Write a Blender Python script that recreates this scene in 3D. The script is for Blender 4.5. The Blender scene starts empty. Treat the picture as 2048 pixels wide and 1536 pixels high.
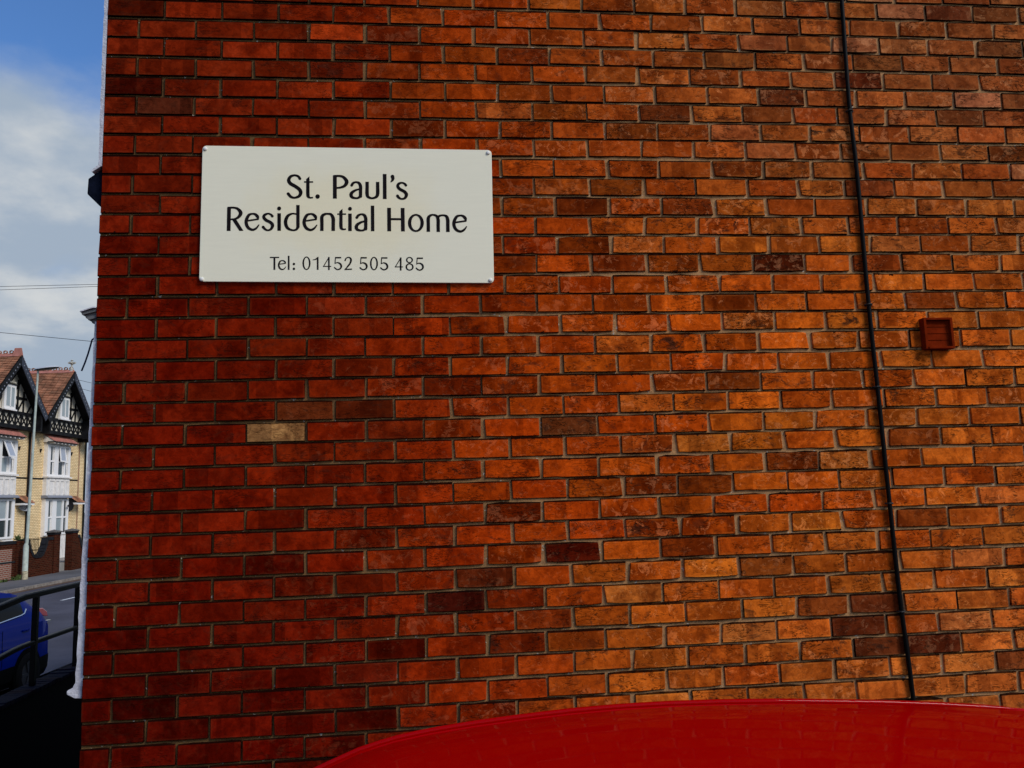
import bpy, bmesh, math, random
from math import sin, cos, pi, radians, sqrt, atan2
from mathutils import Vector, Matrix

# ------------------------------------------------------------------ camera, sky, sun, exposure
scene = bpy.context.scene
COL = scene.collection
CAM = Vector((1.31042, -3.36053, 1.95))
YAW, PITCH, ROLL, FPX = 0.102432, 0.136914, -0.032595, 1650.0
fwd = Vector((sin(YAW) * cos(PITCH), cos(YAW) * cos(PITCH), sin(PITCH)))
r0 = Vector((cos(YAW), -sin(YAW), 0)); u0 = r0.cross(fwd)
rgt = r0 * cos(ROLL) + u0 * sin(ROLL); upv = -r0 * sin(ROLL) + u0 * cos(ROLL)
cam_data = bpy.data.cameras.new('camera')
cam_data.sensor_fit = 'HORIZONTAL'; cam_data.sensor_width = 36.0
cam_data.lens = FPX / 2048.0 * 36.0
cam_data.clip_start = 0.05; cam_data.clip_end = 3000
cam = bpy.data.objects.new('camera', cam_data); COL.objects.link(cam)
M = Matrix.Identity(4)
for i in range(3):
    M[i][0] = rgt[i]; M[i][1] = upv[i]; M[i][2] = -fwd[i]; M[i][3] = CAM[i]
cam.matrix_world = M
scene.camera = cam

SUN_DIR = Vector((0.60, -0.46, 0.66)).normalized()
SUN_STRENGTH, SUN_ANGLE = 2.6, 24.0
SKY_STRENGTH = 0.10
EXPOSURE = 0.0
sun_data = bpy.data.lights.new('sun', 'SUN')
sun_data.energy = SUN_STRENGTH; sun_data.angle = radians(SUN_ANGLE); sun_data.color = (1.0, 0.94, 0.86)
sun = bpy.data.objects.new('sun', sun_data); COL.objects.link(sun)
sun.rotation_euler = SUN_DIR.to_track_quat('Z', 'Y').to_euler(); sun.location = (20, -20, 30)
vs = scene.view_settings
scene.display_settings.display_device = 'sRGB'
vs.view_transform = 'Standard'; vs.look = 'None'; vs.exposure = EXPOSURE; vs.gamma = 1.0; vs.use_curve_mapping = False

class NT:
    """small helper for node trees"""
    def __init__(s, tree): s.t = tree; s.n = tree.nodes; s.l = tree.links
    def new(s, kind, **kw):
        nd = s.n.new(kind)
        for k, val in kw.items(): setattr(nd, k, val)
        return nd
    def put(s, sock, val):
        if val is None: return
        if hasattr(val, 'is_output'): s.l.new(val, sock)
        else:
            if isinstance(val, (int, float)) and sock.type in ('RGBA', 'VECTOR'): val = (val,) * (4 if sock.type == 'RGBA' else 3)
            if sock.type == 'RGBA' and len(val) == 3: val = (*val, 1)
            sock.default_value = val
    def math(s, op, a, b=None, c=None, clamp=False):
        nd = s.new('ShaderNodeMath', operation=op, use_clamp=clamp)
        s.put(nd.inputs[0], a)
        if b is not None: s.put(nd.inputs[1], b)
        if c is not None: s.put(nd.inputs[2], c)
        return nd.outputs[0]
    def vmath(s, op, a, b=None, scale=None):
        nd = s.new('ShaderNodeVectorMath', operation=op)
        s.put(nd.inputs[0], a)
        if b is not None: s.put(nd.inputs[1], b)
        if scale is not None: s.put(nd.inputs['Scale'], scale)
        return nd.outputs[0]
    def xyz(s, x, y, z):
        nd = s.new('ShaderNodeCombineXYZ')
        for i, val in enumerate((x, y, z)): s.put(nd.inputs[i], val)
        return nd.outputs[0]
    def sep(s, v):
        nd = s.new('ShaderNodeSeparateXYZ'); s.put(nd.inputs[0], v); return nd.outputs
    def noise(s, vec, scale, detail=3, rough=.55, dist=0, col=False):
        nd = s.new('ShaderNodeTexNoise'); s.put(nd.inputs['Vector'], vec)
        s.put(nd.inputs['Scale'], scale); s.put(nd.inputs['Detail'], detail); s.put(nd.inputs['Roughness'], rough); s.put(nd.inputs['Distortion'], dist)
        return nd.outputs['Color' if col else 'Fac']
    def step(s, val, a, b, lo=0.0, hi=1.0):
        nd = s.new('ShaderNodeMapRange', interpolation_type='SMOOTHSTEP')
        for i, x in enumerate((val, a, b, lo, hi)): s.put(nd.inputs[i], x)
        return nd.outputs[0]
    def mix(s, f, a, b, mode='MIX'):
        nd = s.new('ShaderNodeMix', data_type='RGBA', blend_type=mode)
        s.put(nd.inputs[0], f); s.put(nd.inputs[6], a); s.put(nd.inputs[7], b)
        return nd.outputs[2]
    def attr(s, name): return s.new('ShaderNodeAttribute', attribute_name=name)
    def bump(s, h, dist, strength=1.0):
        nd = s.new('ShaderNodeBump'); s.put(nd.inputs['Height'], h); s.put(nd.inputs['Distance'], dist); s.put(nd.inputs['Strength'], strength)
        return nd.outputs[0]

world = bpy.data.worlds.new('World'); scene.world = world; world.use_nodes = True
w = NT(world.node_tree)
w.n.clear()
wout = w.new('ShaderNodeOutputWorld'); bg = w.new('ShaderNodeBackground')
sky = w.new('ShaderNodeTexSky', sky_type='NISHITA', sun_disc=False)
sky.sun_elevation = math.asin(SUN_DIR.z); sky.sun_rotation = atan2(SUN_DIR.x, SUN_DIR.y)
sky.air_density = 1.0; sky.dust_density = 0.6; sky.ozone_density = 2.2
dirv = w.new('ShaderNodeTexCoord').outputs['Generated']
dx, dy, dz = w.sep(dirv)
den = w.math('ADD', w.math('MAXIMUM', dz, 0.0), 0.32)
pv = w.xyz(w.math('DIVIDE', dx, den), w.math('DIVIDE', dy, den), w.math('MULTIPLY', dz, 0.6))
n1 = w.noise(w.vmath('ADD', pv, (3.1, 7.4, 0.0)), 1.5, 7, .56, .3)
n2 = w.noise(w.vmath('ADD', pv, (11.0, 2.0, 4.0)), 3.4, 6, .55)
thr = w.math('ADD', n1, w.math('MULTIPLY', w.math('SUBTRACT', 0.405, dz), 1.75))
cf = w.step(thr, 0.40, 0.66)
ccol = w.mix(w.step(n2, 0.43, 0.68), (3.5, 4.3, 5.35), (6.2, 6.45, 6.6))
skycol = w.mix(cf, w.mix(1.0, sky.outputs[0], (0.78, 1.16, 1.60), 'MULTIPLY'), ccol)
w.put(bg.inputs[0], skycol); bg.inputs[1].default_value = SKY_STRENGTH
w.l.new(bg.outputs[0], wout.inputs[0])

# ------------------------------------------------------------------ helpers
rnd = random.Random(7)
def lin(*c):
    return tuple(((x / 255) / 12.92 if x / 255 <= .04045 else ((x / 255 + .055) / 1.055) ** 2.4) for x in c)

MATS = {}
def material(name, base, rough=.6, metal=0.0, spec=.12, coat=0.0, vary=0.0, scale=8.0, bump=0.0, bscale=60.0, dirt=None, dirt_amt=.5, emit=None):
    m = bpy.data.materials.new(name); m.use_nodes = True
    t = NT(m.node_tree); p = t.n['Principled BSDF']
    p.inputs['Roughness'].default_value = rough; p.inputs['Metallic'].default_value = metal
    p.inputs['Specular IOR Level'].default_value = spec
    if coat: p.inputs['Coat Weight'].default_value = coat; p.inputs['Coat Roughness'].default_value = .03
    pos = t.new('ShaderNodeTexCoord').outputs['Object']
    c = (*base, 1)
    if vary:
        n = t.noise(pos, scale, 5, .6)
        c = t.mix(t.step(n, .3, .7), tuple(x * (1 - vary) for x in base), tuple(min(1, x * (1 + vary)) for x in base))
    if dirt:
        c = t.mix(t.math('MULTIPLY', t.step(t.noise(pos, scale * 1.7, 6, .65), .5, .66), dirt_amt), c, dirt)
    t.put(p.inputs['Base Color'], c)
    if bump: t.put(p.inputs['Normal'], t.bump(t.noise(pos, bscale, 4, .6), bump))
    MATS[name] = m
    return m

class MB:
    """collects faces for ONE mesh"""
    def __init__(s, fr=None): s.v = []; s.f = []; s.fr = fr; s.smooth = False; s.mi = []
    def P(s, p):
        s.v.append(tuple(s.fr(*p)) if s.fr else tuple(p)); return len(s.v) - 1
    def face(s, pts, mi=0):
        s.f.append([s.P(p) for p in pts]); s.mi.append(mi); return s
    def idx(s, ids, mi=0): s.f.append(list(ids)); s.mi.append(mi)
    def box(s, x0, x1, y0, y1, z0, z1):
        i = [s.P(p) for p in ((x0,y0,z0),(x1,y0,z0),(x1,y1,z0),(x0,y1,z0),(x0,y0,z1),(x1,y0,z1),(x1,y1,z1),(x0,y1,z1))]
        for q in ((0,3,2,1),(4,5,6,7),(0,1,5,4),(1,2,6,5),(2,3,7,6),(3,0,4,7)): s.idx([i[k] for k in q])
        return s
    def beam(s, a, b, wv, dv):
        """box from a to b; wv, dv = half vectors across"""
        a, b, wv, dv = Vector(a), Vector(b), Vector(wv), Vector(dv)
        i = [s.P(tuple(p + x * wv + y * dv)) for p in (a, b) for x, y in ((-1,-1),(1,-1),(1,1),(-1,1))]
        for q in ((0,3,2,1),(4,5,6,7),(0,1,5,4),(1,2,6,5),(2,3,7,6),(3,0,4,7)): s.idx([i[k] for k in q])
        return s
    def prism(s, poly, ax, a0, a1):
        """poly: 2d list; ax: function (u, v, a) -> point"""
        A = [s.P(ax(u, v, a0)) for u, v in poly]; B = [s.P(ax(u, v, a1)) for u, v in poly]
        n = len(poly)
        s.idx(A[::-1]); s.idx(B)
        for k in range(n): s.idx([A[k], A[(k+1)%n], B[(k+1)%n], B[k]])
        return s
    def tube(s, pts, r, n=8, caps=True):
        pts = [Vector(p) for p in pts]; rings = []
        up = None
        for k, p in enumerate(pts):
            t = (pts[min(k+1, len(pts)-1)] - pts[max(k-1, 0)]).normalized()
            if up is None: up = Vector((0,0,1)) if abs(t.z) < .9 else Vector((1,0,0))
            x = t.cross(up).normalized(); y = x.cross(t).normalized()
            rr = r[k] if isinstance(r, (list, tuple)) else r
            rings.append([s.P(tuple(p + (x * cos(2*pi*j/n) + y * sin(2*pi*j/n)) * rr)) for j in range(n)])
        for A, B in zip(rings, rings[1:]):
            for j in range(n): s.idx([A[j], A[(j+1)%n], B[(j+1)%n], B[j]])
        if caps: s.idx(rings[0][::-1]); s.idx(rings[-1])
        return s
    def lathe(s, c, prof, n=16, axis='z'):
        rings = []
        for r, h in prof:
            ring = []
            for j in range(n):
                a = 2*pi*j/n
                if axis == 'z': p = (c[0] + r*cos(a), c[1] + r*sin(a), c[2] + h)
                elif axis == 'y': p = (c[0] + r*cos(a), c[1] + h, c[2] + r*sin(a))
                else: p = (c[0] + h, c[1] + r*cos(a), c[2] + r*sin(a))
                ring.append(s.P(p))
            rings.append(ring)
        for A, B in zip(rings, rings[1:]):
            for j in range(n): s.idx([A[j], A[(j+1)%n], B[(j+1)%n], B[j]])
        s.idx(rings[0][::-1]); s.idx(rings[-1])
        return s
    def grid(s, rows, mi=0):
        R = [[s.P(p) for p in row] for row in rows]
        for A, B in zip(R, R[1:]):
            for j in range(len(A)-1): s.idx([A[j], A[j+1], B[j+1], B[j]], mi)
        return s
    def build(s, name, mat, parent=None, smooth=False, bevel=0.0, fix=True):
        off = root_loc(parent)
        me = bpy.data.meshes.new(name)
        me.from_pydata([(a - off[0], b - off[1], c - off[2]) for a, b, c in s.v], [], s.f)
        mats = mat if isinstance(mat, (list, tuple)) else [mat]
        for m in mats: me.materials.append(m)
        if len(mats) > 1: me.polygons.foreach_set('material_index', s.mi)
        if fix:
            bm = bmesh.new(); bm.from_mesh(me); bmesh.ops.recalc_face_normals(bm, faces=bm.faces); bm.to_mesh(me); bm.free()
        if smooth:
            me.polygons.foreach_set('use_smooth', [True] * len(me.polygons))
            me.set_sharp_from_angle(angle=radians(smooth if smooth is not True else 40))
        me.update()
        o = bpy.data.objects.new(name, me); COL.objects.link(o)
        if parent is not None: o.parent = parent
        else: o.location = off
        if bevel:
            b = o.modifiers.new('bevel', 'BEVEL'); b.width = bevel; b.segments = 2; b.limit_method = 'ANGLE'
        return o

ROOTS = {}
def root_loc(o):
    if o is None: return (0, 0, 0)
    while o.parent: o = o.parent
    return tuple(o.location) if o.type == 'EMPTY' else (0, 0, 0)
def thing(name, label, cat, loc, group=None):
    o = bpy.data.objects.new(name, None); COL.objects.link(o)
    o.location = loc; o.empty_display_size = .2
    o['label'] = label; o['category'] = cat
    if group: o['group'] = group
    return o
def tag(o, label, cat, group=None):
    o['label'] = label; o['category'] = cat
    if group: o['group'] = group
    return o
def struct(o): o['kind'] = 'structure'; return o
def stuff(o): o['kind'] = 'stuff'; return o
def project(p):
    d = Vector(p) - CAM; z = d.dot(fwd)
    return 1024 + FPX * d.dot(rgt) / z, 768 - FPX * d.dot(upv) / z, z

# street frame: s runs away along the street, l is the distance to the left of the camera, z up
TH = 0.07
SD = Vector((sin(TH), cos(TH), 0)); ND = Vector((-cos(TH), sin(TH), 0))
def ST(s, l, z): return (CAM.x + SD.x * s + ND.x * l, CAM.y + SD.y * s + ND.y * l, z)
ROAD, PAVE = -0.75, -0.65

# ------------------------------------------------------------------ materials
def brick_material():
    m = bpy.data.materials.new('wall_brick'); m.use_nodes = True
    t = NT(m.node_tree); p = t.n['Principled BSDF']
    tint = t.attr('tint'); loc = t.attr('loc')
    seed = tint.outputs['Alpha']; u, v_, wear = t.sep(loc.outputs['Vector'])
    L = loc.outputs['Alpha']
    base = tint.outputs['Color']
    wn = t.new('ShaderNodeTexWhiteNoise', noise_dimensions='1D'); t.put(wn.inputs['W'], t.math('MULTIPLY', seed, 977.0))
    ra, rb, rc = t.sep(wn.outputs['Color'])
    sd = t.math('MULTIPLY', seed, 57.0)
    P = t.xyz(t.math('ADD', u, sd), t.math('ADD', v_, t.math('MULTIPLY', seed, 23.0)), t.math('MULTIPLY', seed, 91.0))
    n_soft = t.noise(P, 9, 4, .6, .5)
    n_mid = t.noise(P, 34, 6, .68, .6)
    n_fine = t.noise(P, 150, 4, .7)
    # clouding inside each brick
    c = t.mix(t.math('ADD', t.math('MULTIPLY', t.step(n_soft, .34, .66), t.math('ADD', .25, t.math('MULTIPLY', rc, .75))), t.math('MULTIPLY', t.math('SUBTRACT', .75, t.math('MULTIPLY', rc, .75)), .55)), t.mix(1.0, base, (.50, .40, .38), 'MULTIPLY'), t.mix(1.0, base, (1.42, 1.50, 1.50), 'MULTIPLY'))
    # kiss marks: straight upright bands from stacking in the kiln
    nb = t.noise(t.xyz(t.math('ADD', t.math('MULTIPLY', u, 8.0), sd), t.math('MULTIPLY', seed, 71.0), 0.0), 1.0, 0, .5)
    band = t.math('MULTIPLY', t.step(nb, .56, .57), t.step(t.noise(t.xyz(t.math('MULTIPLY', seed, 311.0), 0.0, 0.0), 1.0, 0), .44, .50))
    c = t.mix(t.math('MULTIPLY', band, .55), c, t.mix(1.0, base, (.42, .36, .40), 'MULTIPLY'))
    # sooty smears
    ns = t.noise(t.vmath('MULTIPLY', P, (1.0, 1.7, 1.0)), 13, 7, .7, .8)
    soot = t.math('MULTIPLY', t.math('MULTIPLY', t.step(ns, .53, .63), t.math('MULTIPLY', ra, 1.25)), t.math('ADD', .25, t.math('MULTIPLY', wear, .6)), clamp=True)
    c = t.mix(soot, c, t.mix(.35, (.030, .020, .013), t.mix(1.0, base, (.25, .25, .28), 'MULTIPLY')))
    # spalled lighter face
    nf = t.noise(t.vmath('ADD', P, (5.0, 3.0, 1.0)), 21, 9, .72, .7)
    fl = t.math('MULTIPLY', t.step(t.math('ADD', nf, t.math('MULTIPLY', t.math('SUBTRACT', rb, .5), .12)), .575, .595), wear)
    c = t.mix(t.math('MULTIPLY', fl, .75), c, t.mix(.35, t.mix(1.0, base, (1.75, 1.9, 2.0), 'MULTIPLY'), (.42, .22, .10)))
    e0 = t.math('MINIMUM', t.math('MINIMUM', u, t.math('SUBTRACT', L, u)), t.math('MINIMUM', v_, t.math('SUBTRACT', .0775, v_)))
    marg = t.math('MULTIPLY', t.step(t.math('ADD', e0, t.math('MULTIPLY', t.math('SUBTRACT', n_mid, .5), .030)), .013, .002), t.math('MULTIPLY', t.step(t.noise(t.vmath('ADD', P, (9.0, 4.0, 2.0)), 7, 3), .42, .62), t.math('ADD', .30, t.math('MULTIPLY', wear, .45))))
    c = t.mix(marg, c, t.mix(.12, t.mix(1.0, base, (1.55, 2.1, 2.3), 'MULTIPLY'), (.34, .16, .06)))
    # mottling, pits, fine cracks
    c = t.mix(.75, c, t.mix(t.step(n_mid, .25, .75), (.55, .48, .46), (1.42, 1.48, 1.48)), 'MULTIPLY')
    c = t.mix(.6, c, t.mix(n_fine, (.6, .6, .6), (1.4, 1.4, 1.4)), 'MULTIPLY')
    pit = t.step(t.noise(P, 95, 3, .6), .66, .72)
    nc = t.noise(t.vmath('MULTIPLY', P, (1.0, 3.2, 1.0)), 16, 3, .6, 1.0)
    crack = t.math('MULTIPLY', t.step(t.math('ABSOLUTE', t.math('SUBTRACT', nc, .5)), .024, .008), t.step(t.noise(P, 11, 2), .48, .54))
    nl = t.noise(t.vmath('MULTIPLY', t.vmath('ADD', P, (4.0, 6.0, 2.0)), (1.0, 2.2, 1.0)), 19, 2, .5, .6)
    scuff = t.math('MULTIPLY', t.step(t.math('ABSOLUTE', t.math('SUBTRACT', nl, .5)), .016, .005), t.step(t.noise(t.vmath('ADD', P, (1.0, 2.0, 9.0)), 14, 2), .52, .58))
    c = t.mix(t.math('MULTIPLY', scuff, t.math('MULTIPLY', wear, .5)), c, t.mix(.25, t.mix(1.0, base, (1.9, 2.6, 3.0), 'MULTIPLY'), (.40, .25, .14)))
    dark = t.math('MAXIMUM', t.math('MULTIPLY', t.math('MULTIPLY', pit, t.step(rb, .2, .7)), t.math('ADD', .35, t.math('MULTIPLY', wear, .4))), t.math('MULTIPLY', t.math('MULTIPLY', crack, t.step(ra, .15, .55)), t.math('ADD', .45, t.math('MULTIPLY', wear, .55))))
    c = t.mix(t.math('MULTIPLY', dark, .8), c, (.012, .007, .004))
    # mortar smeared over arrises
    eu = t.math('MINIMUM', u, t.math('SUBTRACT', L, u)); ev = t.math('MINIMUM', v_, t.math('SUBTRACT', .0759, v_))
    e = t.math('MINIMUM', eu, ev)
    smear = t.step(t.math('SUBTRACT', e, t.math('MULTIPLY', t.step(n_mid, .46, .75), .010)), .0005, -.002)
    c = t.mix(t.math('MULTIPLY', smear, .30), c, t.mix(wear, (.055, .032, .016), (.17, .115, .075)))
    rim = t.step(t.math('SUBTRACT', e, t.math('MULTIPLY', n_fine, .0035)), .0026, .0002)  # dark outline of the face: shadow of the recessed joint put into the colour
    c = t.mix(t.math('MULTIPLY', rim, .93), c, (.008, .003, .002))
    n_chip = t.noise(t.vmath('ADD', P, (2.0, 8.0, 6.0)), 48, 3, .6)
    chip = t.step(t.math('SUBTRACT', e, t.math('MULTIPLY', t.math('SUBTRACT', n_chip, t.math('SUBTRACT', .63, t.math('MULTIPLY', wear, .05))), .07)), .0008, -.0004)
    c = t.mix(t.math('MULTIPLY', chip, .9), c, (.012, .005, .003))
    t.put(p.inputs['Base Color'], c)
    t.put(p.inputs['Roughness'], t.math('ADD', .62, t.math('MULTIPLY', n_mid, .3)))
    p.inputs['Specular IOR Level'].default_value = .0
    h = t.math('ADD', t.math('MULTIPLY', n_mid, .55), t.math('MULTIPLY', n_fine, .25))
    h = t.math('SUBTRACT', h, t.math('MULTIPLY', t.math('MAXIMUM', dark, chip), 1.1))
    h = t.math('ADD', h, t.math('MULTIPLY', t.math('SUBTRACT', 1.0, fl), .35))
    t.put(p.inputs['Normal'], t.bump(h, .0030, .9))
    return m

def mortar_material():
    m = bpy.data.materials.new('mortar'); m.use_nodes = True
    t = NT(m.node_tree); p = t.n['Principled BSDF']
    pos = t.new('ShaderNodeTexCoord').outputs['Object']; x, y, z = t.sep(pos)
    n = t.noise(pos, 3.0, 5, .6); nf = t.noise(pos, 240, 4, .7); nm = t.noise(pos, 45, 5, .7)
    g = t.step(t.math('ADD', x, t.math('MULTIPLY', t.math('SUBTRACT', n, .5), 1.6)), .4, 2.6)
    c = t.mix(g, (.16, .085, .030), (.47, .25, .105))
    c = t.mix(t.math('MULTIPLY', t.step(nm, .5, .7), .55), c, (.05, .034, .022))
    c = t.mix(.8, c, t.mix(nf, (.5, .5, .5), (1.5, 1.5, 1.5)), 'MULTIPLY')
    c = t.mix(t.step(t.noise(pos, 60, 3, .6), .665, .695), c, (.55, .48, .38))
    t.put(p.inputs['Base Color'], c); p.inputs['Roughness'].default_value = .95; p.inputs['Specular IOR Level'].default_value = .1
    t.put(p.inputs['Normal'], t.bump(t.math('ADD', nm, t.math('MULTIPLY', nf, .5)), .004, 1.0))
    return m

def course_material(name, c1, c2, mort, bw, bh, axes='sz', mortar=.012, extra=None):
    """far brickwork whose bricks are only 2-3 pixels high in the photo"""
    m = bpy.data.materials.new(name); m.use_nodes = True
    t = NT(m.node_tree); p = t.n['Principled BSDF']
    pos = t.new('ShaderNodeTexCoord').outputs['Object']
    nrm = t.new('ShaderNodeNewGeometry').outputs['Normal']
    s = t.vmath('DOT_PRODUCT', pos, tuple(SD)); 
    sdot = t.n[-1].outputs['Value']
    ldn = t.new('ShaderNodeVectorMath', operation='DOT_PRODUCT'); t.put(ldn.inputs[0], pos); t.put(ldn.inputs[1], tuple(ND))
    nx = t.new('ShaderNodeVectorMath', operation='DOT_PRODUCT'); t.put(nx.inputs[0], nrm); t.put(nx.inputs[1], tuple(ND))
    facing = t.math('GREATER_THAN', t.math('ABSOLUTE', nx.outputs['Value']), .6)
    a = t.new('ShaderNodeMix', data_type='FLOAT'); t.put(a.inputs[0], facing); t.put(a.inputs[2], ldn.outputs['Value']); t.put(a.inputs[3], sdot)
    z = t.sep(pos)[2]
    b = t.new('ShaderNodeTexBrick'); t.put(b.inputs['Vector'], t.xyz(a.outputs[0], z, 0.0))
    for k, val in (('Color1', c1), ('Color2', c2), ('Mortar', mort)): t.put(b.inputs[k], val)
    b.inputs['Scale'].default_value = 1.0; b.inputs['Mortar Size'].default_value = mortar; b.inputs['Brick Width'].default_value = bw; b.inputs['Row Height'].default_value = bh
    b.inputs['Bias'].default_value = 0.0; b.inputs['Mortar Smooth'].default_value = .2
    c = t.mix(.7, b.outputs['Color'], t.mix(t.noise(pos, 1.3, 6, .65), (.5, .5, .5), (1.5, 1.5, 1.5)), 'MULTIPLY')
    c = t.mix(.5, c, t.mix(t.noise(pos, 12, 5, .65), (.5, .5, .5), (1.5, 1.5, 1.5)), 'MULTIPLY')
    t.put(p.inputs['Base Color'], c); p.inputs['Roughness'].default_value = .9; p.inputs['Specular IOR Level'].default_value = .0
    t.put(p.inputs['Normal'], t.bump(t.math('SUBTRACT', 1.0, b.outputs['Fac']), .01, .6))
    return m

BRICK = brick_material(); MORTAR = mortar_material()
WHITE_PAINT = material('white_render_paint', (.62, .61, .64), .6, vary=.12, scale=25, bump=.004, bscale=90, dirt=(.25, .24, .24), dirt_amt=.35)
DARK_HOOD = material('dark_painted_stone', (.004, .006, .014), .7, spec=.05, vary=.4, scale=30, bump=.003)
GREY_MOULD = material('shaded_grey_moulding', (.13, .13, .13), .6, vary=.15, scale=20, bump=.002)  # shade on the cornice mouldings put into the grey base
BLACK = material('near_black', (.004, .004, .0045), .7, spec=.05)  # one near-black base for the low wall, plinth and retaining wall
BLACK_STEEL = material('black_rail_paint', (.001, .001, .0015), .25, spec=.14)
CABLE = material('black_cable_sheath', (.003, .003, .003), .6, spec=.1)

# ------------------------------------------------------------------ the brick building and its end wall
Z0, CO, PI_ = 4.08605, 0.0858946, 0.2352
ROW3 = [0.0124, .1285, .3622, .5989, .8291, 1.0645, 1.2982, 1.5382, 1.7859, 2.0234, 2.2612, 2.4965, 2.7320, 2.9659, 3.1738, 3.4068, 3.6445, 3.8795]
ROW31 = [-.0062, .1078, .3451, .5840, .8191, 1.0516, 1.2855, 1.5242, 1.7582, 1.9966, 2.2442, 2.4769, 2.7137, 2.9460, 3.1836, 3.4157, 3.6545]
ROW24 = [.0018, .2331, .4667, .6998, .9326, 1.1730, 1.4048, 1.6379, 1.8678, 2.1024, 2.3337, 2.5713, 2.8062, 3.0329, 3.2693, 3.5070, 3.7427]
def joint_x(k, i):
    """x of the i-th upright joint of course k (0 = the corner)"""
    if i == 0: return 0.0
    def get(row, i): return row[i] if i < len(row) else row[-1] + (i - len(row) + 1) * PI_
    if k % 2 == 0: return get(ROW24, i)
    a, b = get(ROW3, i), get(ROW31, i)
    f = min(1, max(0, (k - 3) / 28)); 
    return a * (1 - f) + b * f

building = thing('brick_building', 'end wall of red brick residential home with white painted corner and dark hood mould', 'building', (0, 0, 0))

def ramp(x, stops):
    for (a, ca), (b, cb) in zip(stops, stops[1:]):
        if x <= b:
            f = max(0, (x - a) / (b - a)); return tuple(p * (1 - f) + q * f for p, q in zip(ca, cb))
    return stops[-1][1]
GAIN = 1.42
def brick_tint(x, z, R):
    """brick colour by position: deep red by the corner, browner and more orange away from it"""
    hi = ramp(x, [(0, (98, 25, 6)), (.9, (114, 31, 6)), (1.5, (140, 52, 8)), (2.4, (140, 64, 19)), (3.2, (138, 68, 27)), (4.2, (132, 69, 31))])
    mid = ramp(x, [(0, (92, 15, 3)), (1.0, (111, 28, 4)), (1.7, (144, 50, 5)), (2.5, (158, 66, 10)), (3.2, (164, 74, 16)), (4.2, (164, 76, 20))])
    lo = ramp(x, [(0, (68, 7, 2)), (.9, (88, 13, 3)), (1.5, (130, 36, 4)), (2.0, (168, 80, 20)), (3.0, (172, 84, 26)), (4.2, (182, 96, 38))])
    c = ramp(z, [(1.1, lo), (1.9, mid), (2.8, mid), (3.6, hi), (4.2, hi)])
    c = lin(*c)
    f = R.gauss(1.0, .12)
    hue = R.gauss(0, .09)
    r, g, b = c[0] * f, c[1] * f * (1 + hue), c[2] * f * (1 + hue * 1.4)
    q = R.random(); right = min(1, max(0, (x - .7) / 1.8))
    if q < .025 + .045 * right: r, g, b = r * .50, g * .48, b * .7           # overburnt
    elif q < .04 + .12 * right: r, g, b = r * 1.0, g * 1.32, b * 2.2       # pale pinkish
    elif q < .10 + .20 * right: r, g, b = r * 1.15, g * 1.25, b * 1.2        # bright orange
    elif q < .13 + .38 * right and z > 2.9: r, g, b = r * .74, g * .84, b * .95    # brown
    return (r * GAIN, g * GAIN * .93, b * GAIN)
SPECIAL = {(21, 3): (.34, .155, .050), (20, 3): (.13, .022, .005), (20, 4): (.11, .014, .003), (13, 12): (.12, .018, .004), (27, 8): (.10, .008, .002), (21, 8): (.16, .035, .008),
           (29, 6): (.07, .007, .003), (5, 1): (.09, .016, .006), (28, 6): (.13, .018, .004), (31, 13): (.13, .022, .006), (32, 13): (.15, .03, .008), (32, 14): (.12, .02, .006), (30, 13): (.17, .03, .007)}

def brick_geo(x0, x1, z0, z1, R, wear, far=False):
    """12 outline points; front face, arris and sides"""
    L, H = x1 - x0, z1 - z0
    pr = max(-.0016, min(.0016, R.gauss(0, .0009))); tx, tz = R.gauss(0, .0005), R.gauss(0, .0005)
    rag = .0006 + .0010 * wear
    pts = []
    ns = 1 if far else 4
    cr = [R.choice((.0012, .002, .003, .0055)) * R.uniform(.6, 1.3) * (.7 + wear) for _ in range(4)]; rot = R.gauss(0, .0028)
    if far:
        pts = [(x0, z0), (x1, z0), (x1, z1), (x0, z1)]
    else:
        for k in range(5):
            d = 0 if k in (0, 4) else (R.uniform(.002, .004) if R.random() < .06 * wear else 0)
            pts.append((x0 + L * k / 4 + (cr[0] if k == 0 else -cr[1] if k == 4 else R.gauss(0, .008)), z0 + R.gauss(0, rag) + d + (cr[0] * .5 if k == 0 else cr[1] * .5 if k == 4 else 0)))
        for k in range(5):
            d = 0 if k in (0, 4) else (R.uniform(.002, .0035) if R.random() < .05 * wear else 0)
            pts.append((x1 - L * k / 4 + (-cr[2] if k == 0 else cr[3] if k == 4 else R.gauss(0, .008)), z1 + R.gauss(0, rag) - d - (cr[2] * .5 if k == 0 else cr[3] * .5 if k == 4 else 0)))
    cx, cz = (x0 + x1) / 2, (z0 + z1) / 2
    bv = .0018 + .0012 * wear * R.random()
    V, F = [], []
    n = len(pts)
    pts = [(x, z + (x - cx) * rot) for x, z in pts]
    for x, z in pts:                                    # front ring, pulled in by the arris
        dx, dz = x - cx, z - cz
        V.append((cx + dx * (1 - 2 * bv / L), pr + tx * dx / L * 2 + tz * dz / H * 2, cz + dz * (1 - 2 * bv / H)))
    for x, z in pts: V.append((x, pr + .0028, z))
    for x, z in pts: V.append((x, .10, z))
    F.append(list(range(n)))
    for a in (0, n):
        for k in range(n): F.append([a + k, a + n + k, a + n + (k + 1) % n, a + (k + 1) % n])
    return V, F

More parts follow.
